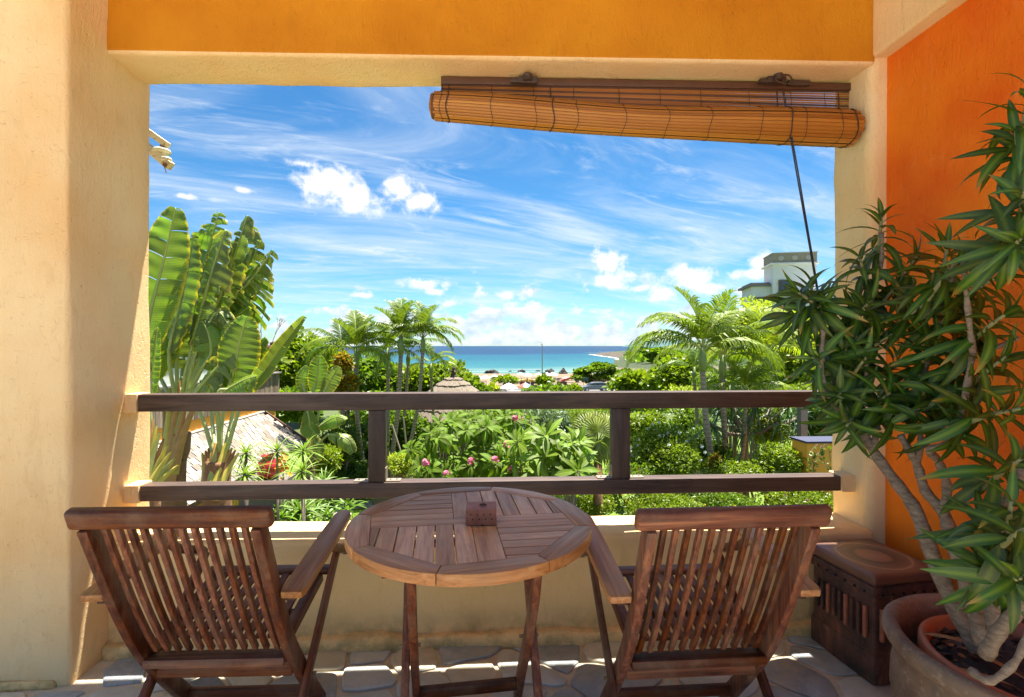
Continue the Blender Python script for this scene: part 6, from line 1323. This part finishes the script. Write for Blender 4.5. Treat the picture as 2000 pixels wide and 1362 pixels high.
def hut():
    d = 21; ap = at(886, 736, d); ev = at(886, 812, d); rw = 94 * d / FPX; t = thing('thatched_hut', 'round hut with a grey conical thatched roof and a wooden finial', 'hut', (ap.x, ap.y, -3.4)); z1, z0 = ap.z + 3.4, ev.z + 3.4; rr = random.Random(8)
    part('roof_core', MB().lathe([(.05, z1 - .02), (rw * .5, z0 + (z1 - z0) * .57), (rw * .75, z0 + (z1 - z0) * .27), (rw * .93, z0 + .02), (rw * .9, z0 - .12), (.05, z0 - .1)], 40), THATCH, t, smooth=True)
    NR = 6
    for k in range(NR):                                       # overlapping layers of palm thatch, each of separate bundles
        u0, u1 = k / NR - .02, (k + 1) / NR + .03; nb = 10 + 7 * k
        for j in range(nb):
            a = (j + .5 * (k % 2) + rr.uniform(-.15, .15)) * 2 * math.pi / nb; hw_ = math.pi / nb * 1.12; vs = []
            for u, lift in ((max(u0, .02), .03), (u1, .075 + rr.uniform(0, .03))):
                for q in (-1, -.33, .33, 1):
                    uu = u + rr.uniform(-.018, .018) * (u == u1); rad = rw * uu * (1.0); z = z1 - (z1 - z0) * (uu ** 1.38) + lift; vs.append((rad * math.cos(a + q * hw_), rad * math.sin(a + q * hw_), z - (.012 if abs(q) == 1 else 0)))
            vs += [(x, y, z - .06) for x, y, z in vs[4:]]
            part('thatch_bundle', MB().add(vs, [(0, 1, 5, 4), (1, 2, 6, 5), (2, 3, 7, 6), (4, 5, 9, 8), (5, 6, 10, 9), (6, 7, 11, 10)]), THATCH, t)
    dkw = M('dark_carved_wood', (.07, .045, .03), .8, .4, 12)
    f = part('finial', MB().lathe([(.19, z1 - .16), (.15, z1 + .02), (.09, z1 + .12), (.11, z1 + .2), (.05, z1 + .28), (.08, z1 + .36), (.02, z1 + .46), (.0001, z1 + .48)], 12), dkw, t)
    for a in range(4): an = a * math.pi / 2 + .3; part('finial_arm', MB().tube([(0, 0, z1 + .16), (.14 * math.cos(an), .14 * math.sin(an), z1 + .26), (.22 * math.cos(an), .22 * math.sin(an), z1 + .19), (.23 * math.cos(an), .23 * math.sin(an), z1 + .11)], [.035, .03, .022, .01], 6), dkw, f)
    for k in range(8): a = k * math.pi / 4 + .2; bar('post', (rw * .74 * math.cos(a), rw * .74 * math.sin(a), 0), (rw * .74 * math.cos(a), rw * .74 * math.sin(a), z0 + .05), .11, .11, BROWNP, t)
    part('thatch_skirt', MB().lathe([(rw * .84, z0 + .05), (rw * .86, z0 - .50), (rw * .82, z0 - .52)], 40), THATCH, t)
    part('reed_wall', MB().lathe([(rw * .70, 0), (rw * .70, 1.1), (rw * .68, 1.1), (rw * .68, 0)], 32), M('dark_reed', (.10, .085, .06), .9, .5, 25), t); part('deck', MB().lathe([(.0001, .06), (rw * .8, .06), (rw * .8, 0)], 32), GREYW, t)
hut()
def bracket_thing():
    t = thing('rafter_bracket', 'pair of peeling cream rafter ends with a round insulator jutting past the left pillar', 'bracket', tuple(at(250, 285, 3.3))); O = Vector(t.location); P = lambda px, py, d=3.3: at(px, py, d) - O
    cm = mat('peeling_cream_paint', lambda t: (t.P('Base Color', t.mix(t.rng(t.noise(t.obj, 26, 6, .7), .56, .64), (.76, .60, .34), (.28, .15, .08))), t.P('Roughness', .7)))
    bar('rafter', P(215, 205), P(327, 284), .05, .038, cm, t, bevel=.004); bar('rafter', P(215, 228), P(333, 325, 3.28), .05, .052, cm, t, bevel=.004)
    c = P(318, 300); part('insulator', MB().lathe([(.0001, .028), (.025, .026), (.050, .012), (.056, 0), (.050, -.010), (.030, -.014), (.034, -.026), (.020, -.036), (.0001, -.038)], 24, tuple(c + Vector((-.008, 0, .012)))), M('cream_ceramic', (.74, .66, .45), .35, .15, 20), t, smooth=True)
    part('insulator', MB().lathe([(.0001, .02), (.030, .012), (.036, 0), (.022, -.016), (.0001, -.02)], 20, tuple(P(328, 316) + Vector((-.0, -.02, .006)))), M('cream_ceramic', (.74, .66, .45)), t, smooth=True)
    part('rusty_bolt', MB().tube([P(322, 322, 3.22), P(322, 322, 3.26)], .013, 10).tube([P(321, 325, 3.22), P(325, 338, 3.22)], .003, 5).tube([P(318, 284), P(318, 296)], .016, 8), M('rust', (.22, .09, .04), .8, .4, 40), t)
bracket_thing()
def jar():
    p = at(524, 910, 9.0); t = thing('red_jar', 'round red glazed jar among the spiky dracaenas', 'jar', (p.x, p.y, p.z - .22)); t.scale = (.68, .68, .68); rm = M('red_glaze', (.42, .03, .025), .25, .2, 6)
    part('body', MB().lathe([(.0001, 0), (.16, 0), (.26, .12), (.30, .27), (.26, .42), (.15, .52), (.15, .56)], 32), rm, t, smooth=True); part('neck', MB().lathe([(.15, .56), (.18, .58), (.18, .61), (.13, .61), (.13, .50)], 32), rm, t, smooth=True)
    part('gold_mark', MB().box((.02, -.300, .29), (.11, .012, .03)).box((.03, -.302, .24), (.03, .012, .13)), M('gold_paint', (.62, .40, .06), .4), t)
    b = thing('masonry_plinth', 'masonry plinth carrying the red jar, hidden among leaves', 'plinth', (p.x, p.y, -3.4)); hh_ = p.z - .22 + 3.4; part('block', MB().box((0, 0, hh_ / 2), (.7, .7, hh_)), M('dark_masonry', (.15, .13, .11), .9, .3, 8), b)
    part('cap', MB().box((0, 0, hh_ - .03), (.76, .76, .05)), M('dark_masonry', (.15, .13, .11)), b)
    o = at(553, 905, 8.6); t = thing('orange_canna', 'orange flower spike right of the red jar', 'flower', (o.x, o.y, -3.4)); h = o.z + 3.4; part('stem', MB().tube([(0, 0, 0), (0, 0, h + .1)], .012, 6), STEMG, t); rr = np.random.default_rng(5); P = rr.normal(size=(34, 3)) * [.035, .03, .14] + [0, -.02, h]; V, F = leafcloud(P, unit(34, rr), .10, ROUND, rr); link('blossom', fastmesh('blossom', V, F, M('orange_petals', (.85, .33, .02), .5, .15, 30)), t)
    p = at(800, 925, 12.0); t = thing('upturned_clay_pot', 'upturned brown clay pot lying under the yellow-green bush', 'pot', (p.x, p.y, p.z - .30)); pm = M('brown_clay', (.26, .13, .08), .7, .3, 10, bump=.4); part('body', MB().lathe([(.0001, .40), (.16, .40), (.28, .34), (.38, .18), (.42, .03)], 32), pm, t, smooth=True); part('rim', MB().lathe([(.42, .03), (.45, .04), (.45, 0), (.40, 0)], 32), pm, t, smooth=True)
    b = thing('stone_planter', 'low stone planter under the upturned clay pot', 'planter', (p.x, p.y, -3.4)); hh_ = p.z - .30 + 3.4; part('block', MB().box((0, 0, hh_ / 2), (1.5, 1.0, hh_)), M('dark_masonry', (.15, .13, .11)), b); part('cap', MB().box((0, 0, hh_ - .04), (1.6, 1.1, .06)), M('dark_masonry', (.15, .13, .11)), b)
jar()
def stakes():
    for i, (a, b_, lb) in enumerate([((766, 830), (790, 905), 'leaning wooden garden stake under the palm cluster'), ((788, 815), (796, 895), 'upright wooden garden stake under the palm cluster')]):
        p, q = at(*a, 13), at(*b_, 13); g = q + (q - p) * 3; t = thing('garden_stake', lb, 'stake', tuple(g)); part('pole', MB().tube([Vector((0, 0, 0)), p - g], [.026, .02], 7), M('pale_stake', (.42, .34, .23), .8, .2, 20), t)
stakes()

# ================================================================== the beach
def lamp():
    d = 74; p = at(1059, 676, d); gz = ground_z(0, p.y); t = thing('street_lamp', 'tall grey street lamp with two arms beside the beach road', 'street lamp', (p.x, p.y, gz)); h = at(1059, 672, d).z - gz; m = M('galvanised', (.38, .38, .37), .5, .2, 5, metal=.3)
    part('pole', MB().tube([(0, 0, 0), (0, 0, h * .5), (0, 0, h)], [.11, .09, .06], 8), m, t); part('arm', MB().tube([(0, 0, h), (-.2, 0, h + .25), (-.42, 0, h + .3)], .04, 6), m, t); part('lamp_head', MB().box((-.48, 0, h + .3), (.34, .16, .09)), M('lamp_head', (.7, .7, .7), .4), t, bevel=.02); part('arm', MB().tube([(0, 0, h - .25), (-.1, 0, h - .1)], .04, 6), m, t); part('lamp_head', MB().box((-.12, -.08, h - .08), (.24, .14, .12)), M('lamp_head', (.7, .7, .7)), t, bevel=.02); part('base', MB().box((0, 0, .1), (.5, .5, .2)), m, t)
lamp()
def umbrella(px, py, wpx, d, label, cols, k=0):
    p = at(px, py, d); s = d / FPX; rad = wpx * s / 2; gz = ground_z(p.x, p.y); h = max(2.0, p.z - gz); t = thing('beach_umbrella', label, 'umbrella', (p.x, p.y, gz), k * .4, 'beach umbrellas in rows on the sand'); n = 16
    prof = [(0, h), (.35, h - rad * .14), (.72, h - rad * .34), (1, h - rad * .60)]; V = [(0, 0, h)] + [(rad * u * math.cos(2 * math.pi * i / n), rad * u * math.sin(2 * math.pi * i / n), z - (.05 * rad if i % 2 else 0) * u) for u, z in prof[1:] for i in range(n)]
    F = [(0, 1 + i, 1 + (i + 1) % n) for i in range(n)] + [(1 + j * n + i, 1 + (j + 1) * n + i, 1 + (j + 1) * n + (i + 1) % n, 1 + j * n + (i + 1) % n) for j in range(2) for i in range(n)]
    me = bpy.data.meshes.new('canopy'); me.from_pydata(V, [], F); [me.materials.append(m) for m in cols]
    if len(cols) > 1: me.polygons.foreach_set('material_index', [((i if i < n else (i - n)) % n // 2) % len(cols) for i in range(len(F))])
    link('canopy', me, t); part('pole', MB().tube([(0, 0, 0), (0, 0, h + .12)], .03, 6), M('white_pole', (.7, .7, .7), .4), t)
CW = M('white_canvas', (.80, .78, .74), .8, .04, 3); CY = M('cream_canvas', (.78, .68, .42), .8, .05, 3); CRd = M('red_canvas', (.60, .12, .10), .8, .1, 3); CB = M('blue_canvas', (.15, .3, .55), .8, .1, 3)
for k, (px, py, w_, d, lb, c) in enumerate([
    (994, 749, 35, 66, 'large white umbrella nearest the garden', [CW]), (1026, 751, 27, 68, 'red, blue and white striped umbrella beside the large white one', [CRd, CW, CB, CRd]), (935, 740, 18, 96, 'white umbrella at the far left end of the beach row', [CW]), (948, 737, 20, 98, 'white umbrella second from the left on the beach', [CW]),
    (966, 734, 17, 100, 'white umbrella right of the leftmost pair', [CW]), (982, 735, 20, 99, 'white umbrella left of the yellow boat', [CW]), (1016, 730, 14, 112, 'small white umbrella behind the row, close to the water', [CW]), (1031, 729, 19, 110, 'white umbrella just left of the lamp post', [CW]),
    (1052, 729, 18, 110, 'cream umbrella directly behind the lamp post', [CY]), (1068, 728, 18, 112, 'white umbrella just right of the lamp post', [CW]), (1080, 727, 20, 110, 'white umbrella left of the red boat', [CW]), (1133, 723, 12, 122, 'small white umbrella right of the red boat', [CW])]):
    umbrella(px, py, w_, d, lb, c, k)
def boat(px, py, ln, d, label, m, rz, tilt, m2=None):
    p = at(px, py, d); gz = ground_z(p.x, p.y); t = thing('rowing_boat', label, 'boat', (p.x, p.y, gz + .08), rz, 'boats pulled up on the sand'); N = 14; V = []; 
    for i in range(N + 1):
        u = i / N; x = (u - .5) * ln; b = .16 * ln * math.sin(math.pi * min(1, .06 + u * .88)) ** .6; sh = .10 * ln + .06 * ln * (2 * u - 1) ** 2
        V += [(x, -b, sh), (x, -b * .75, .03 * ln), (x, 0, 0 + .05 * ln * abs(2 * u - 1) ** 4), (x, b * .75, .03 * ln), (x, b, sh), (x, b * .8, sh - .01), (x, 0, .04 * ln + .05 * ln * abs(2 * u - 1) ** 4), (x, -b * .8, sh - .01)]
    F = [(i * 8 + j, i * 8 + (j + 1) % 8, (i + 1) * 8 + (j + 1) % 8, (i + 1) * 8 + j) for i in range(N) for j in range(8)] + [tuple(range(8)), tuple(N * 8 + j for j in range(7, -1, -1))]
    hull = part('hull', MB().add(V, F), m, t); seats = part('bench_seat', MB().box((0, 0, .10 * ln), (.3, .26 * ln, .04)).box((.2 * ln, 0, .10 * ln), (.3, .22 * ln, .04)), m2 or GREYW, t); t.rotation_euler = (0, -tilt, rz); t.location.z += abs(math.sin(tilt)) * ln * .42; return t
RB = M('red_boat_paint', (.50, .10, .07), .5, .15, 2); YB_ = M('yellow_boat_paint', (.74, .55, .12), .5, .1, 2); GB = M('grey_boat_paint', (.42, .45, .45), .5, .1, 2)
tr_ = boat(1119, 731, 5.4, 108, 'red boat standing tilted bow-up on the sand', RB, R(12), R(24)); boat(1006, 740, 5.6, 104, 'long yellow boat lying behind the white umbrellas', YB_, R(-14), .02); boat(1024, 748, 2.6, 90, 'small yellow kayak on the sand in front of the row', YB_, R(4), .0); boat(1054, 735, 5.2, 106, 'yellow boat directly beside the lamp post', YB_, R(14), .05); boat(1097, 731, 4.2, 116, 'grey boat left of the red boat near the water', GB, R(20), .04)
def trestle():
    p = tr_.location; t = thing('boat_trailer', 'low dark trailer supporting the tilted red boat', 'trailer', (p.x + .9, p.y, ground_z(p.x, p.y))); dk = M('dark_metal', (.05, .05, .055), .5, .2, 5)
    for y in (-.7, .7): w_ = part('wheel', MB().tube([(0, y - .08, .32), (0, y + .08, .32)], .32, 16), dk, t); part('rim', MB().tube([(0, y - .10, .32), (0, y + .10, .32)], .14, 10), GB, w_)
    bar('axle', (0, -.7, .32), (0, .7, .32), .06, .06, dk, t); bar('drawbar', (-2.6, 0, .4), (1.2, 0, .5), .08, .08, dk, t); bar('cradle', (.6, -.5, .8), (.6, .5, .8), .1, .1, dk, t); bar('cradle_post', (.6, 0, .4), (.6, 0, .8), .1, .1, dk, t)
trestle()
def buggy(px, py, d, label):
    p = at(px, py, d); t = thing('beach_buggy', label, 'buggy', (p.x, p.y, ground_z(p.x, p.y)), 0, 'dark buggies parked on the sand'); dk = M('dark_metal', (.05, .05, .055)); br = M('brown_canvas', (.15, .085, .06), .8, .3, 4)
    part('body', MB().prism([(-.95, .35), (.95, .35), (1.0, .75), (.35, .85), (.2, .75), (-.8, .8)], -.45, .45), br, t).rotation_euler.x = math.pi / 2
    part('roof', MB().box((-.1, 0, 1.45), (1.3, .9, .07)), br, t)
    for x in (-.7, .5):
        for y in (-.4, .4): bar('roof_post', (x, y, .75), (x, y, 1.45), .05, .05, dk, t)
    for x in (-.65, .65):
        for y in (-.45, .45): part('wheel', MB().tube([(x, y - .1, .3), (x, y + .1, .3)], .3, 14), dk, t)
for px, py, d, lb in ((945, 748, 88, 'blue-grey shadowed buggy beside the green slope'), (992, 742, 96, 'dark buggy right of the hut, behind the large umbrella'), (1025, 741, 98, 'dark buggy above the striped umbrella'), (1046, 740, 98, 'dark buggy just left of the lamp post'), (1097, 742, 98, 'dark buggy in front of the red boat')): buggy(px, py, d, lb)
def suv():
    d = 84; p = at(1161, 763, d); gz = -6.26; t = thing('parked_car', 'grey estate car parked facing left on the beach road', 'car', (p.x, p.y, gz), R(3)); s = 4.6
    pm = M('grey_car_paint', (.20, .21, .235), .3, .05, 2, metal=.3); dk = M('dark_metal', (.05, .05, .055))
    body = [(-2.3, .32), (-2.33, .62), (-2.22, .78), (-1.35, .95), (-.72, 1.02), (1.9, 1.04), (2.25, .98), (2.30, .55), (2.26, .32)]; cab = [(-1.32, .95), (-.62, 1.42), (-.2, 1.50), (1.35, 1.50), (1.85, 1.40), (2.18, 1.0)]
    o = part('body', MB().prism(body, -.88, .88), pm, t, bevel=.06, smooth=.6); o.rotation_euler.x = math.pi / 2; o = part('roof', MB().prism(cab, -.74, .74), pm, t, bevel=.05, smooth=.6); o.rotation_euler.x = math.pi / 2
    for sd in (-1, 1):
        for a, b_ in ((-1.02, -.05), (.02, .92), (.98, 1.72)):
            z0 = 1.03; top = lambda x: min(1.44, 1.0 + (x + 1.25) * .62, 1.44 - max(0, x - 1.35) * .55)
            w_ = part('side_window', MB().add([(a, sd * .755, z0), (b_, sd * .755, z0), (b_, sd * .750, top(b_)), (a + .02, sd * .750, top(a + .15))] + [(a, sd * .74, z0), (b_, sd * .74, z0), (b_, sd * .74, top(b_)), (a + .02, sd * .74, top(a + .15))], [(0, 1, 2, 3), (0, 1, 5, 4), (1, 2, 6, 5), (2, 3, 7, 6), (3, 0, 4, 7)]), GLASS, t)
        bar('sill_trim', (-1.0, sd * .89, .42), (1.1, sd * .89, .42), .03, .08, dk, t); part('door_handle', MB().box((-.2, sd * .895, .86), (.2, .03, .04)).box((.78, sd * .895, .86), (.2, .03, .04)), dk, t)
        part('side_mirror', MB().box((-.98, sd * .95, 1.06), (.12, .16, .12)), pm, t, bevel=.02); part('headlight', MB().box((-2.20, sd * .62, .72), (.22, .30, .13)), M('lamp_head', (.7, .7, .7)), t, bevel=.02); part('tail_light', MB().box((2.26, sd * .70, .88), (.10, .22, .22)), M('red_lens', (.45, .03, .02), .2), t, bevel=.01)
        bar('roof_rail', (-.1, sd * .62, 1.53), (1.4, sd * .62, 1.53), .03, .03, M('galvanised', (.38, .38, .37)), t)
        for x in (-1.45, 1.40):
            w_ = part('wheel', MB().tube([(x, sd * .72, .34), (x, sd * .92, .34)], .34, 22), dk, t, bevel=.03); part('rim', MB().tube([(x, sd * .90, .34), (x, sd * .935, .34)], .21, 18), M('alloy_rim', (.55, .55, .56), .3, .05, 3, metal=.6), w_)
    part('windscreen', MB().add([(-1.28, -.66, 1.0), (-1.28, .66, 1.0), (-.66, .62, 1.42), (-.66, -.62, 1.42)], [(0, 1, 2, 3)]), GLASS, t); bar('bumper', (-2.34, -.8, .45), (-2.34, .8, .45), .08, .2, dk, t)
suv()
def sign():
    d = 86; p = at(1144, 745, d); gz = ground_z(p.x, p.y); t = thing('notice_board', 'dark green notice board on two posts behind the parked car', 'sign', (p.x, p.y, gz)); z = at(1144, 741, d).z - gz; part('board', MB().box((0, 0, z), (.95, .05, .55)), M('dark_green_board', (.03, .09, .07), .6), t, bevel=.01)
    for x in (-.35, .35): bar('post', (x, .05, 0), (x, .05, z + .25), .06, .06, BROWNP, t)
    p = at(1173, 768, 60); 
sign()
def rocks():
    for i, (px, py, w_, h_, lb) in enumerate([(q[0], q[1], q[2] * 1.15, q[3] * 1.2, q[4]) for q in [(961, 725, 22, 9, 'leftmost low black rock standing in the shallows'), (1019, 723.5, 17, 7, 'low black rock second from the left in the shallows'), (1051, 723.5, 10, 4, 'small black rock just left of the lamp post'), (1073, 724.5, 20, 12, 'peaked black rock right of the lamp post'), (1100, 724.5, 19, 12, 'pointed black rock left of the red boat'), (996, 724.5, 6, 2.5, 'tiny black rock between the two left ones')]]):
        base = atz(px, py + h_ * .42, SEA_Z); s = base.y / FPX; t_ = thing('sea_rock', lb, 'rock', (base.x, base.y, SEA_Z - .2), i * 1.1, 'black rocks off the beach')
        bm = bmesh.new(); bmesh.ops.create_icosphere(bm, subdivisions=4, radius=1)
        for v in bm.verts:
            q = v.co.copy(); n = mnoise.fractal(q * 1.3 + Vector((i * 7, 2, 1)), 1, 2, 5); pk = max(0, 1 - math.hypot(q.x - .1, q.y)) ** 1.2 * (.28 if h_ > 10 else .08)
            v.co = Vector((q.x * (1 + n * .35) * w_ * s / 2, q.y * (1 + n * .3) * w_ * s * .4, (max(q.z, -.15) * (.42 + n * .45) + pk) * h_ * s + .2))
        me = bpy.data.meshes.new('rock_mass'); bm.to_mesh(me); bm.free(); me.materials.append(rockm); link('rock_mass', me, t_)
        r = np.random.default_rng(i); a = np.arange(20) * .314; mb = MB(); mb.prism([(math.cos(x) * w_ * s * .60 * (1 + .12 * r.normal()), math.sin(x) * w_ * s * .42 * (1 + .2 * r.normal())) for x in a], .19, .235); part('foam_ring', mb, foamm, t_)
rocks()
def fence():
    a, b = at(938, 768, 40), at(972, 768, 40); t = thing('picket_fence', 'short dark picket fence right of the thatched hut roof', 'fence', (a.x, a.y, ground_z(a.x, a.y))); me = None; rr = random.Random(3); top = at(950, 760, 40).z - t.location.z
    me = MB().box((0, 0, 0), (.07, .03, 1)).mesh('picket', BROWNP); n = 22
    for k in range(n): o = link('picket', me, t, loc=(k * (b.x - a.x) * 1.6 / n, 0, top / 2)); o.scale.z = top * rr.uniform(.92, 1.05)
    bar('fence_rail', (0, .03, top * .8), ((b.x - a.x) * 1.6, .03, top * .8), .04, .08, BROWNP, t); bar('fence_rail', (0, .03, top * .3), ((b.x - a.x) * 1.6, .03, top * .3), .04, .08, BROWNP, t)
fence()
